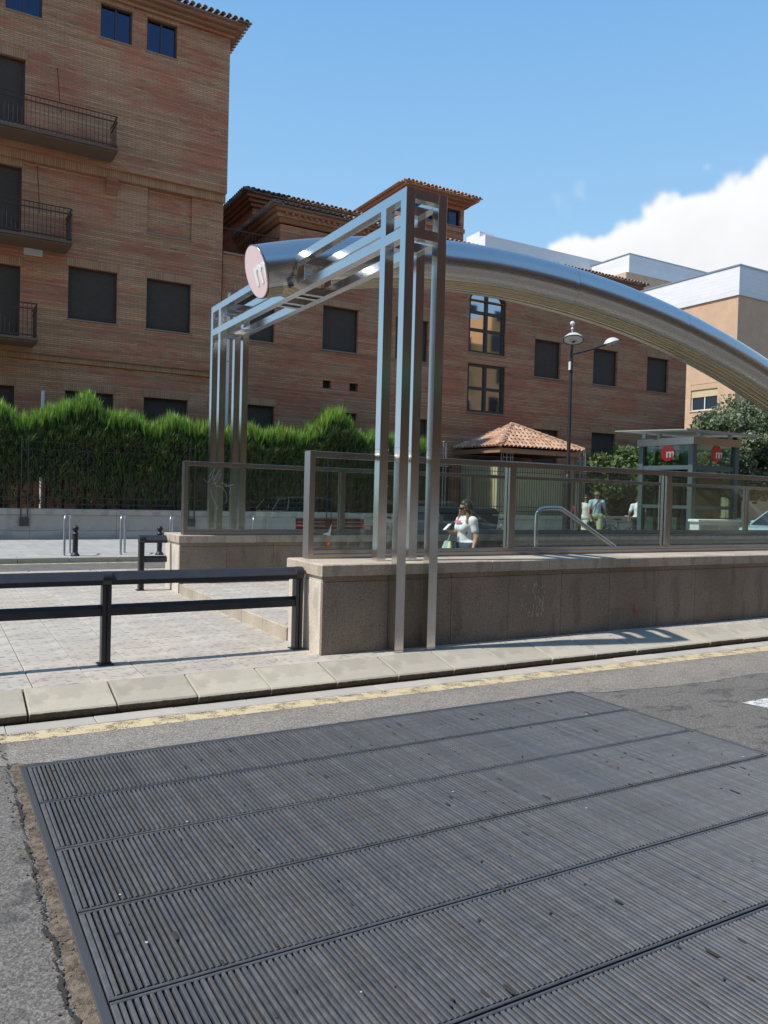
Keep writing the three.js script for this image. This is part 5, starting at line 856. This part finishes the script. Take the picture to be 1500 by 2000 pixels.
// ---------------------------------------------------------------- cars
function car(label, x, y, z, turn, paint, group) {                // nose along +x before turning; length 4.2
  const t = thing('parked_car', label, 'car', [x, y, z], group); BASE.set(t, V(0, 0, 0)); t.rotation.y = turn;
  const low = new THREE.Shape(); low.moveTo(-2.08, 0.30); low.lineTo(-1.66, 0.26); low.absarc(-1.28, 0.31, 0.36, Math.PI, 0, true); low.lineTo(0.96, 0.24); low.absarc(1.32, 0.31, 0.36, Math.PI, 0, true); low.lineTo(2.02, 0.28); low.quadraticCurveTo(2.12, 0.42, 2.06, 0.62); low.quadraticCurveTo(1.9, 0.82, 1.15, 0.93); low.lineTo(-1.95, 1.0); low.quadraticCurveTo(-2.14, 0.8, -2.08, 0.30);
  const body = mesh('body', extr(low, 1.74, 0.07).translate(0, 0, -0.87), paint, t);
  const cab = polyShape([[1.12, 0.92], [0.42, 1.40], [0.1, 1.475], [-1.2, 1.47], [-1.72, 1.36], [-1.98, 0.98]]), cg = extr(cab, 1.5, 0.08).translate(0, 0, -0.75); { const p = cg.attributes.position; for (let i = 0; i < p.count; i++) p.setZ(i, p.getZ(i) * (1.06 - 0.22 * clamp((p.getY(i) - 0.92) / 0.55))); cg.computeVertexNormals(); }
  mesh('cabin', cg, M.darkGlass, t);
  const rg = extr(polyShape([[0.40, 1.41], [0.1, 1.49], [-1.2, 1.487], [-1.70, 1.38], [-1.66, 1.34], [0.36, 1.36]]), 1.30, 0.03).translate(0, 0, -0.65); mesh('roof', rg, paint, t);
  for (const s of [-1, 1]) {
    for (const [a, b] of [[[1.13, 0.93], [0.40, 1.40]], [[-0.42, 0.96], [-0.45, 1.44]], [[-1.40, 0.97], [-1.28, 1.44]], [[-1.96, 0.98], [-1.68, 1.36]]]) mesh('pillar', rod(V(a[0], a[1], s * 0.80), V(b[0], b[1], s * 0.645), 0.035, 0.03, 6), paint, t);
    mesh('mirror', new THREE.SphereGeometry(0.09, 12, 8).scale(0.7, 0.75, 1.1).translate(0.78, 1.02, s * 0.93), paint, t);
    mesh('headlight', new THREE.SphereGeometry(0.13, 14, 10).scale(0.9, 0.62, 1.2).translate(1.92, 0.66, s * 0.62), phy({ color: rgb(0.7, 0.72, 0.74), roughness: 0.1, metalness: 0.5 }), t);
    mesh('tail_light', cbox(-2.105, -2.03, 0.72, 0.92, s * 0.68 - 0.12, s * 0.68 + 0.12, 0.02), M.red, t);
    for (const wx of [-1.28, 1.32]) { const w = mesh('wheel', new THREE.TorusGeometry(0.235, 0.085, 12, 28).translate(wx, 0.315, s * 0.78), M.rubber, t); mesh('rim', new THREE.CylinderGeometry(0.19, 0.19, 0.10, 20).rotateX(Math.PI / 2).translate(wx, 0.315, s * 0.80), M.galv, w); }
    for (const dx of [0.02, -0.95]) mesh('door_handle', cbox(dx - 0.09, dx + 0.09, 0.84, 0.87, s * 0.885 - 0.012, s * 0.885 + 0.012, 0.004), M.galv, body);
  }
  mesh('bumper', [cbox(1.98, 2.13, 0.30, 0.46, -0.75, 0.75, 0.03), cbox(-2.16, -2.05, 0.32, 0.50, -0.78, 0.78, 0.03)], M.rubber, t); mesh('grille', cbox(2.05, 2.10, 0.50, 0.60, -0.4, 0.4, 0.01), M.rubber, t);
  return t;
}
const paint = (r, g, b) => phy({ color: rgb(r, g, b), roughness: 0.35, clearcoat: 1, clearcoatRoughness: 0.04 });
car('pale blue car parked across the street, cut by the right edge', 25.9, 0, -16.55, Math.PI, paint(0.42, 0.54, 0.60));
{ // low pale cabinet between the far wall and the lift
  const t = thing('utility_cabinet', 'low white cabinet behind the far glass, just in front of the lift', 'cabinet', [15.8, 0.15, -11.97]);
  mesh('body', cbox(15.08, 16.5, 0.17, 1.20, -12.09, -11.84, 0.01), M.whitePaint, t); mesh('lid', cbox(15.03, 16.55, 1.201, 1.255, -12.105, -11.815, 0.012), M.letter, t);
  mesh('door', [cbox(15.14, 15.77, 0.25, 1.12, -11.839, -11.832, 0.002)], M.galv, t); mesh('door', [cbox(15.80, 16.44, 0.25, 1.12, -11.839, -11.832, 0.002)], M.galv, t);
}
car('silver-green car parked on the near side of the street, behind the camera', 12.4, 0, 4.4, 0, paint(0.42, 0.46, 0.45));

// ---------------------------------------------------------------- people: one smooth surface for each body, from tapered bones
function nets(sdf, lo, hi, cell) {                                // surface nets
  const n = [0, 1, 2].map((k) => Math.ceil((hi[k] - lo[k]) / cell) + 2), F = new Float32Array(n[0] * n[1] * n[2]), id = (i, j, k) => (k * n[1] + j) * n[0] + i, pos = [], nor = [], I = [], at = new Int32Array(F.length).fill(-1);
  for (let k = 0; k < n[2]; k++) for (let j = 0; j < n[1]; j++) for (let i = 0; i < n[0]; i++) F[id(i, j, k)] = sdf(lo[0] + i * cell, lo[1] + j * cell, lo[2] + k * cell);
  for (let k = 0; k < n[2] - 1; k++) for (let j = 0; j < n[1] - 1; j++) for (let i = 0; i < n[0] - 1; i++) {
    let c = 0, x = 0, y = 0, z = 0;
    const e = (a, b, d, a2, b2, d2) => { const p = F[id(i + a, j + b, k + d)], q = F[id(i + a2, j + b2, k + d2)]; if ((p < 0) !== (q < 0)) { const t = p / (p - q); x += mix(a, a2, t); y += mix(b, b2, t); z += mix(d, d2, t); c++; } };
    for (let a = 0; a < 2; a++) for (let b = 0; b < 2; b++) { e(0, a, b, 1, a, b); e(a, 0, b, a, 1, b); e(a, b, 0, a, b, 1); }
    if (!c) continue;
    const X = lo[0] + (i + x / c) * cell, Y = lo[1] + (j + y / c) * cell, Z = lo[2] + (k + z / c) * cell, h = cell * 0.5;
    at[id(i, j, k)] = pos.length / 3; pos.push(X, Y, Z);
    const g = V(sdf(X + h, Y, Z) - sdf(X - h, Y, Z), sdf(X, Y + h, Z) - sdf(X, Y - h, Z), sdf(X, Y, Z + h) - sdf(X, Y, Z - h)).normalize(); nor.push(g.x, g.y, g.z);
  }
  const q = (a, b, c, d, f) => { if (a < 0 || b < 0 || c < 0 || d < 0) return; if (f) I.push(a, b, c, a, c, d); else I.push(a, c, b, a, d, c); };
  for (let k = 1; k < n[2] - 1; k++) for (let j = 1; j < n[1] - 1; j++) for (let i = 1; i < n[0] - 1; i++) {
    const f = F[id(i, j, k)] < 0;
    if (f !== F[id(i + 1, j, k)] < 0) q(at[id(i, j - 1, k - 1)], at[id(i, j, k - 1)], at[id(i, j, k)], at[id(i, j - 1, k)], f);
    if (f !== F[id(i, j + 1, k)] < 0) q(at[id(i - 1, j, k - 1)], at[id(i - 1, j, k)], at[id(i, j, k)], at[id(i, j, k - 1)], f);
    if (f !== F[id(i, j, k + 1)] < 0) q(at[id(i - 1, j - 1, k)], at[id(i, j - 1, k)], at[id(i, j, k)], at[id(i - 1, j, k)], f);
  }
  const g = new THREE.BufferGeometry(); g.setAttribute('position', new THREE.Float32BufferAttribute(pos, 3)); g.setAttribute('normal', new THREE.Float32BufferAttribute(nor, 3)); g.setIndex(I); return prep(g);
}
const cap = (x, y, z, a, b, ra, rb) => { const dx = b[0] - a[0], dy = b[1] - a[1], dz = b[2] - a[2], t = clamp(((x - a[0]) * dx + (y - a[1]) * dy + (z - a[2]) * dz) / (dx * dx + dy * dy + dz * dz + 1e-9)); return Math.hypot(x - a[0] - dx * t, y - a[1] - dy * t, z - a[2] - dz * t) - mix(ra, rb, t); };
const blend = (bones, k = 0.03, grow = 0) => (x, y, z) => { let d = 9; for (const [a, b, ra, rb] of bones) { const e = cap(x, y, z, a, b, ra + grow, rb + grow), h = clamp(0.5 + 0.5 * (d - e) / k); d = mix(d, e, h) - k * h * (1 - h); } return d; };
const bounds = (bones, m = 0.05) => { const lo = [9, 9, 9], hi = [-9, -9, -9]; for (const [a, b, ra, rb] of bones) for (const [p, r] of [[a, ra], [b, rb]]) for (let k = 0; k < 3; k++) { lo[k] = Math.min(lo[k], p[k] - r - m); hi[k] = Math.max(hi[k], p[k] + r + m); } return [lo, hi]; };
const solid = (bones, cell, k, grow = 0, clip) => { const f = blend(bones, k, grow), [lo, hi] = bounds(bones, 0.04 + grow); return nets(clip ? (x, y, z) => Math.max(f(x, y, z), clip(x, y, z)) : f, lo, hi, cell); };
const add = (a, b, s = 1) => [a[0] + b[0] * s, a[1] + b[1] * s, a[2] + b[2] * s], norm = (a) => { const l = Math.hypot(...a) || 1; return a.map((v) => v / l); }, crs = (a, b) => [a[1] * b[2] - a[2] * b[1], a[2] * b[0] - a[0] * b[2], a[0] * b[1] - a[1] * b[0]], sub = (a, b) => add(a, b, -1);
function handBones(wrist, dir, out, curl, s = 1) {                // palm, four fingers of unequal length, thumb from the side
  const d = norm(dir), n = norm(sub(out, d.map((v) => v * (out[0] * d[0] + out[1] * d[1] + out[2] * d[2])))), w = crs(d, n), B = [], P = (u, v, q) => add(add(add(wrist, d, u * s), w, v * s), n, q * s);
  B.push([P(0.01, 0, 0), P(0.075, 0.018, 0), 0.022 * s, 0.016 * s], [P(0.01, 0, 0), P(0.078, -0.016, 0), 0.022 * s, 0.016 * s]);
  [[0.028, 0.066], [0.010, 0.078], [-0.009, 0.072], [-0.026, 0.055]].forEach(([v, L]) => { const a = P(0.08, v, 0), b = P(0.08 + L * 0.5 * Math.cos(curl * 0.6), v, L * 0.5 * Math.sin(curl * 0.6)), c = add(add(b, d, L * 0.5 * s * Math.cos(curl * 1.5)), n, L * 0.5 * s * Math.sin(curl * 1.5)); B.push([a, b, 0.0088 * s, 0.008 * s], [b, c, 0.008 * s, 0.0068 * s]); });
  const q = P(0.03, 0.026, 0.006), r = P(0.062, 0.048, 0.018 + 0.01 * curl); B.push([P(0.012, 0.014, 0), q, 0.014 * s, 0.011 * s], [q, r, 0.0105 * s, 0.0085 * s], [r, P(0.088, 0.046, 0.030 + 0.012 * curl), 0.0085 * s, 0.007 * s]);
  return B;
}
// J: joints in metres, figure looking along +z, feet near y = 0
function figure(t, J, o) {
  const s = o.s || 1, skin = std({ color: o.skin, roughness: 0.55 }), torso = [[J.pelvis, J.waist, 0.125 * s, 0.105 * s], [J.waist, J.chest, 0.108 * s, 0.125 * s], [J.chest, J.neck0, 0.115 * s, 0.06 * s], [J.hipL, J.hipR, 0.105 * s, 0.105 * s], [J.shL, J.shR, 0.050 * s, 0.050 * s], [add(J.neck0, [0, -0.035, 0]), J.shL, 0.05 * s, 0.046 * s], [add(J.neck0, [0, -0.035, 0]), J.shR, 0.05 * s, 0.046 * s]];
  if (o.bust) torso.push([add(J.chest, [0.07, -0.03, 0.075]), add(J.chest, [0.06, -0.05, 0.09]), 0.06, 0.055], [add(J.chest, [-0.07, -0.03, 0.075]), add(J.chest, [-0.06, -0.05, 0.09]), 0.06, 0.055]);
  const arm = (a, b, c) => [[a, b, 0.050 * s, 0.040 * s], [b, c, 0.040 * s, 0.026 * s]], leg = (a, b, c, f) => [[a, b, 0.088 * s, 0.056 * s], [b, c, 0.055 * s, 0.036 * s], [c, f, 0.038 * s, 0.028 * s]];
  const armL = arm(J.shL, J.elL, J.wrL), armR = arm(J.shR, J.elR, J.wrR), legL = leg(J.hipL, J.knL, J.anL, J.toL), legR = leg(J.hipR, J.knR, J.anR, J.toR);
  const up = J.up || [0, 1, 0], f = norm(J.look || [0, 0, 1]), rt = crs(up, f), H = (u, v, w) => add(add(add(J.head, rt, u * s), up, v * s), f, w * s);
  const headB = [[H(0, 0.03, -0.015), H(0, 0.055, 0.005), 0.082 * s, 0.078 * s], [H(0, -0.03, 0.03), H(0, -0.072, 0.045), 0.055 * s, 0.036 * s], [H(0, 0.012, 0.088), H(0, -0.022, 0.104), 0.010 * s, 0.014 * s], [H(0, 0.03, 0.06), H(0, 0.05, 0.055), 0.03 * s, 0.03 * s], [H(0, -0.05, 0.083), H(0, -0.058, 0.081), 0.016 * s, 0.016 * s], [H(0.078, 0.0, -0.005), H(0.08, 0.02, -0.008), 0.016 * s, 0.018 * s], [H(-0.078, 0.0, -0.005), H(-0.08, 0.02, -0.008), 0.016 * s, 0.018 * s], [J.neck0, H(0, -0.04, -0.01), 0.052 * s, 0.050 * s]];
  const parts = [solid([...torso, ...armL, ...armR, ...legL, ...legR, [J.neck0, H(0, -0.03, -0.01), 0.05 * s, 0.05 * s]], o.cell || 0.014, 0.03), solid(headB, 0.0065, 0.018)];
  const out = o.palm || { L: [-1, 0, 0], R: [1, 0, 0] };
  parts.push(solid(handBones(J.wrL, J.hdL || sub(J.wrL, J.elL), out.L, o.curl ? o.curl[0] : 0.5, s), 0.0042, 0.006), solid(handBones(J.wrR, J.hdR || sub(J.wrR, J.elR), out.R, o.curl ? o.curl[1] : 0.5, s), 0.0042, 0.006));
  const body = mesh('body', parts, skin, t);
  mesh('lips', solid([[H(-0.02, -0.052, 0.092), H(0.02, -0.052, 0.092), 0.0075, 0.0075]], 0.004, 0.01), std({ color: rgb(0.38, 0.13, 0.11), roughness: 0.5 }), body);
  const sg = std({ color: rgb(0.012, 0.010, 0.010), roughness: 0.12 });
  if (o.glasses) mesh('sunglasses', [solid([[H(-0.05, 0.014, 0.088), H(-0.02, 0.012, 0.098), 0.021 * s, 0.020 * s], [H(0.05, 0.014, 0.088), H(0.02, 0.012, 0.098), 0.021 * s, 0.020 * s], [H(-0.03, 0.022, 0.096), H(0.03, 0.022, 0.096), 0.006, 0.006], [H(-0.066, 0.022, 0.075), H(-0.084, 0.02, 0.0), 0.006, 0.006], [H(0.066, 0.022, 0.075), H(0.084, 0.02, 0.0), 0.006, 0.006]], 0.005, 0.008)], sg, body);
  else mesh('eyes', [solid([[H(-0.03, 0.014, 0.082), H(-0.03, 0.015, 0.083), 0.011, 0.011]], 0.004, 0.01), solid([[H(0.03, 0.014, 0.082), H(0.03, 0.015, 0.083), 0.011, 0.011]], 0.004, 0.01)], sg, body);
  if (o.hair) mesh('hair', o.hair(H), o.hairMat, body);
  const cut = (b, u) => [b[0], add(b[0], sub(b[1], b[0]), u), b[2], mix(b[2], b[3], u)];
  const C = o.clothes;
  mesh(C.topName || 'shirt', solid([...torso, cut(armL[0], C.sleeve), cut(armR[0], C.sleeve), ...(C.extra || [])], 0.012, 0.03, 0.015, (x, y, z) => Math.max(C.hem - y, y - C.neck - 0.35 * Math.max(0, J.neck0[2] - z) - 0.4 * Math.max(0, Math.abs(x - J.neck0[0]) - 0.07))), C.top, body);
  if (C.bottom) mesh(C.bottomName || 'shorts', solid([torso[0], torso[3], cut(legL[0], Math.min(1, C.leg)), cut(legR[0], Math.min(1, C.leg)), ...(C.leg > 1 ? [cut(legL[1], C.leg - 1), cut(legR[1], C.leg - 1)] : [])], 0.012, 0.03, 0.026, (x, y, z) => y - C.waist), C.bottom, body);
  if (C.skirt) mesh('skirt', solid([[J.pelvis, add(J.pelvis, [0, -0.75, 0.02]), 0.13, 0.19]], 0.014, 0.03, 0.01, (x, y, z) => Math.max(y - C.hem - 0.02, (J.pelvis[1] - 0.78) - y)), C.top, body);
  mesh('shoe', solid([[J.anL, J.toL, 0.045 * s, 0.036 * s]], 0.01, 0.02), o.shoes, body); mesh('shoe', solid([[J.anR, J.toR, 0.045 * s, 0.036 * s]], 0.01, 0.02), o.shoes, body);
  return body;
}
const fabric = (r, g, b) => phy({ color: rgb(r, g, b), roughness: 0.9, sheen: 0.3 }), person = (label, [x, y, z], turn, group) => { const t = thing('person', label, 'person', [x, y, z], group); BASE.set(t, V(0, 0, 0)); t.rotation.y = turn; return t; };
{ // climbing the stairs, looking at a phone held in front
  const t = person('person in white T-shirt with long hair climbing the stairs holding a phone', [7.36, FLOOR - 0.33, -10.12], -Math.PI / 2 + 0.06);
  const J = { pelvis: [0, 0.90, 0], waist: [0, 1.04, 0.005], chest: [0, 1.22, 0.01], neck0: [0, 1.36, 0.0], head: [0, 1.475, 0.025], hipL: [0.085, 0.88, 0], hipR: [-0.085, 0.88, 0], shL: [0.155, 1.285, -0.01], shR: [-0.155, 1.285, -0.01], elL: [0.20, 1.04, -0.05], wrL: [0.235, 0.86, 0.04], elR: [-0.205, 1.07, 0.03], wrR: [-0.09, 1.10, 0.24], knL: [0.09, 0.50, -0.02], anL: [0.09, 0.09, -0.10], toL: [0.09, 0.035, 0.03], knR: [-0.09, 0.56, 0.14], anR: [-0.09, 0.24, 0.17], toR: [-0.09, 0.195, 0.30], look: [-0.10, -0.12, 1], hdR: [0.2, 0.35, 1] };
  const hm = std({ map: tex(128, 128, [0.25, 0.25], (u, v) => { const k = 0.6 + 0.8 * fbm(u, v, 26, 3, 3, 801); return [0.26 * k, 0.15 * k, 0.07 * k]; }), roughness: 0.55 });
  const b = figure(t, J, {
    skin: rgb(0.46, 0.25, 0.16), bust: true, cell: 0.012, curl: [0.5, 1.1], palm: { L: [-1, 0, 0], R: [0.6, 0.8, 0] }, glasses: true, shoes: fabric(0.5, 0.5, 0.5), hairMat: std({ color: rgb(0.030, 0.018, 0.013), roughness: 0.5 }),
    hair: (H) => solid([[H(0, 0.075, -0.02), H(0, 0.07, 0.012), 0.082, 0.074], [H(0, 0.03, -0.05), H(0, -0.05, -0.06), 0.085, 0.075], [H(0.072, 0.05, 0.01), H(0.085, -0.06, 0.0), 0.035, 0.04], [H(-0.072, 0.05, 0.01), H(-0.085, -0.06, 0.0), 0.035, 0.04]], 0.007, 0.03),
    clothes: { top: fabric(0.74, 0.74, 0.76), sleeve: 0.58, hem: 0.84, neck: 1.375, bottom: fabric(0.06, 0.07, 0.10), bottomName: 'trousers', leg: 1.9, waist: 0.95 },
  });
  const hd = J.head, strands = []; const r = rng(811);
  for (let i = 0; i < 26; i++) { const a = -1.9 + 3.8 * (i / 25), side = Math.sin(a), back = Math.cos(a); const x0 = side * 0.092, z0 = 0.0 - back * 0.075, l = 0.30 + 0.10 * r(); strands.push(pipe([V(hd[0] + x0 * 0.9, hd[1] - 0.02, hd[2] + z0), V(hd[0] + x0 * 1.15, hd[1] - 0.12, hd[2] + z0 * 1.1 + 0.01), V(hd[0] + x0 * 1.25 + 0.02 * (r() - 0.5), hd[1] - 0.22, hd[2] + z0 * 1.0 + 0.03 * (1 - back) + 0.02 * (r() - 0.5)), V(hd[0] + x0 * 1.1 + 0.03 * (r() - 0.5), hd[1] - l, hd[2] + z0 * 0.9 + 0.05 * (1 - back))], 0.017 + 0.008 * r(), 14, 6)); }
  mesh('long_hair', strands, hm, b);
  mesh('shirt_print', (() => { const g = new THREE.PlaneGeometry(0.15, 0.035, 12, 2), p = g.attributes.position; for (let i = 0; i < p.count; i++) { const x = p.getX(i); p.setXYZ(i, x, 1.275 + p.getY(i), 0.172 - 0.9 * x * x - (p.getY(i)) * 0.45); } g.computeVertexNormals(); return g; })(), std({ color: rgb(0.62, 0.16, 0.22), roughness: 0.9, side: THREE.DoubleSide }), b);
  const ph = thing('phone', 'pale phone held up by the person on the stairs', 'phone', [7.36, FLOOR - 0.33, -10.12]); BASE.set(ph, V(0, 0, 0)); ph.rotation.y = t.rotation.y;
  mesh('phone_case', cbox(-0.037, 0.037, -0.075, 0.075, -0.005, 0.005, 0.003).rotateX(-0.9).rotateZ(0.1).translate(-0.055, 1.185, 0.335), M.letter, ph); mesh('screen', box(-0.033, 0.033, -0.068, 0.068, -0.0062, -0.0052).rotateX(-0.9).rotateZ(0.1).translate(-0.055, 1.185, 0.335), M.darkGlass, ph);
  const bag = thing('shoulder_bag', 'green and cream cloth bag hanging in front of the person on the stairs', 'bag', [7.36, FLOOR - 0.33, -10.12]); BASE.set(bag, V(0, 0, 0)); bag.rotation.y = t.rotation.y;
  mesh('bag_body', solid([[[-0.16, 0.92, 0.26], [-0.14, 0.68, 0.30], 0.045, 0.11], [[-0.09, 0.92, 0.24], [-0.07, 0.68, 0.27], 0.035, 0.10]], 0.01, 0.03), fabric(0.30, 0.42, 0.34), bag);
  mesh('bag_flap', solid([[[-0.06, 0.94, 0.27], [-0.02, 0.72, 0.30], 0.022, 0.06]], 0.008, 0.02), fabric(0.66, 0.60, 0.36), bag);
  mesh('strap', pipe([V(-0.13, 0.93, 0.26), V(-0.12, 1.05, 0.22), V(-0.10, 1.09, 0.20)], 0.012, 12, 6), fabric(0.2, 0.28, 0.24), bag);
}
const walk = (H, st, arm) => { const k = H / 1.75; const S = (p) => p.map((v) => v * k); const J = { pelvis: [0, 0.96, 0], waist: [0, 1.10, 0.01], chest: [0, 1.30, 0.01], neck0: [0, 1.47, 0], head: [0, 1.60, 0.02], hipL: [0.09, 0.93, 0], hipR: [-0.09, 0.93, 0], shL: [0.185, 1.385, 0], shR: [-0.185, 1.385, 0], elL: [0.26, 1.14, -0.05 - 0.12 * arm], wrL: [0.30, 0.92, 0.05 - 0.16 * arm], elR: [-0.25, 1.14, 0.02 + 0.1 * arm], wrR: [-0.26, 0.93, 0.14 + 0.16 * arm], knL: [0.09, 0.52, 0.10 * st], anL: [0.09, 0.09, 0.16 * st], toL: [0.09, 0.04, 0.30 * st], knR: [-0.09, 0.50, -0.03 * st], anR: [-0.09, 0.12, -0.24 * st], toR: [-0.09, 0.04, -0.11 * st] }; for (const q in J) J[q] = S(J[q]); return J; };
const shortHair = (H) => solid([[H(0, 0.072, -0.025), H(0, 0.078, 0.01), 0.080, 0.070], [H(0, 0.03, -0.045), H(0, -0.01, -0.045), 0.075, 0.06]], 0.007, 0.03);
{ // couple walking along the far pavement
  const t = person('person in pale blue T-shirt and khaki shorts with a crossbody strap', [19.65, 0.12, -19.55], -0.75), J = walk(1.84, 1, 0.9); J.look = [-0.45, -0.05, 1];
  const b = figure(t, J, { s: 1.06, skin: rgb(0.40, 0.22, 0.14), glasses: true, shoes: fabric(0.3, 0.3, 0.3), hairMat: std({ color: rgb(0.09, 0.06, 0.04), roughness: 0.7 }), hair: shortHair, clothes: { top: fabric(0.36, 0.48, 0.54), sleeve: 0.62, hem: 0.95, neck: 1.555, bottom: fabric(0.40, 0.40, 0.22), leg: 0.95, waist: 1.06 } });
  mesh('crossbody_strap', pipe([V(0.09, 1.57, -0.03), V(0.06, 1.53, 0.10), V(-0.04, 1.38, 0.17), V(-0.14, 1.20, 0.16), V(-0.20, 1.05, 0.08)], 0.014, 24, 6), fabric(0.30, 0.05, 0.06), b);
  const w = person('person with dark curly hair in a white dress beside the person in blue', [19.55, 0.12, -19.95], -0.70), K = walk(1.70, 0.8, 0.2); K.look = [-0.3, 0, 1];
  const c = figure(w, K, { skin: rgb(0.46, 0.27, 0.19), bust: false, glasses: true, shoes: fabric(0.4, 0.35, 0.3), hairMat: std({ color: rgb(0.016, 0.011, 0.010), roughness: 0.7 }), hair: (H) => solid([[H(0, 0.06, -0.03), H(0, 0.075, 0.0), 0.10, 0.085], [H(0.09, 0.02, -0.03), H(0.10, -0.08, -0.03), 0.06, 0.065], [H(-0.09, 0.02, -0.03), H(-0.10, -0.08, -0.03), 0.06, 0.065], [H(0, -0.02, -0.07), H(0, -0.1, -0.08), 0.08, 0.08]], 0.008, 0.02), clothes: { top: fabric(0.70, 0.68, 0.64), topName: 'dress', sleeve: 0.35, hem: 0.80, neck: 1.42, skirt: true } });
  const bag = thing('handbag', 'dark handbag carried between the walking couple', 'bag', [19.38, 0.75, -19.5]); mesh('bag_body', cbox(19.24, 19.5, 0.62, 0.92, -19.58, -19.48, 0.03), fabric(0.05, 0.05, 0.06), bag); mesh('strap', pipe([V(19.28, 0.92, -19.53), V(19.32, 1.08, -19.53), V(19.44, 1.08, -19.53), V(19.47, 0.92, -19.53)], 0.01, 16, 5), fabric(0.05, 0.05, 0.06), bag);
  const p = person('person in a dark red top and dark trousers behind the walking couple', [19.80, 0.12, -20.6], -1.2), Q = walk(1.56, 0.4, 0.1); Q.look = [-0.6, 0, 1];
  figure(p, Q, { s: 0.95, skin: rgb(0.38, 0.22, 0.15), shoes: fabric(0.05, 0.05, 0.05), hairMat: std({ color: rgb(0.02, 0.014, 0.012), roughness: 0.7 }), hair: shortHair, clothes: { top: fabric(0.16, 0.025, 0.04), sleeve: 0.95, hem: 0.80, neck: 1.33, bottom: fabric(0.03, 0.035, 0.05), bottomName: 'trousers', leg: 1.9, waist: 0.92 } });
  const v = person('person in white shirt and dark shorts half hidden by the lift', [21.25, 0.12, -19.2], 2.2), N = walk(1.72, 0.7, 0.3); N.head = [0, 1.555, 0.10]; N.neck0 = [0, 1.44, 0.02]; N.look = [0, -0.6, 1];
  figure(v, N, { skin: rgb(0.44, 0.25, 0.16), shoes: fabric(0.1, 0.1, 0.1), hairMat: std({ color: rgb(0.02, 0.015, 0.012), roughness: 0.7 }), hair: shortHair, clothes: { top: fabric(0.78, 0.78, 0.80), sleeve: 0.7, hem: 0.88, neck: 1.46, bottom: fabric(0.035, 0.035, 0.04), leg: 0.95, waist: 0.98 } });
}
renderer.render(scene, camera);
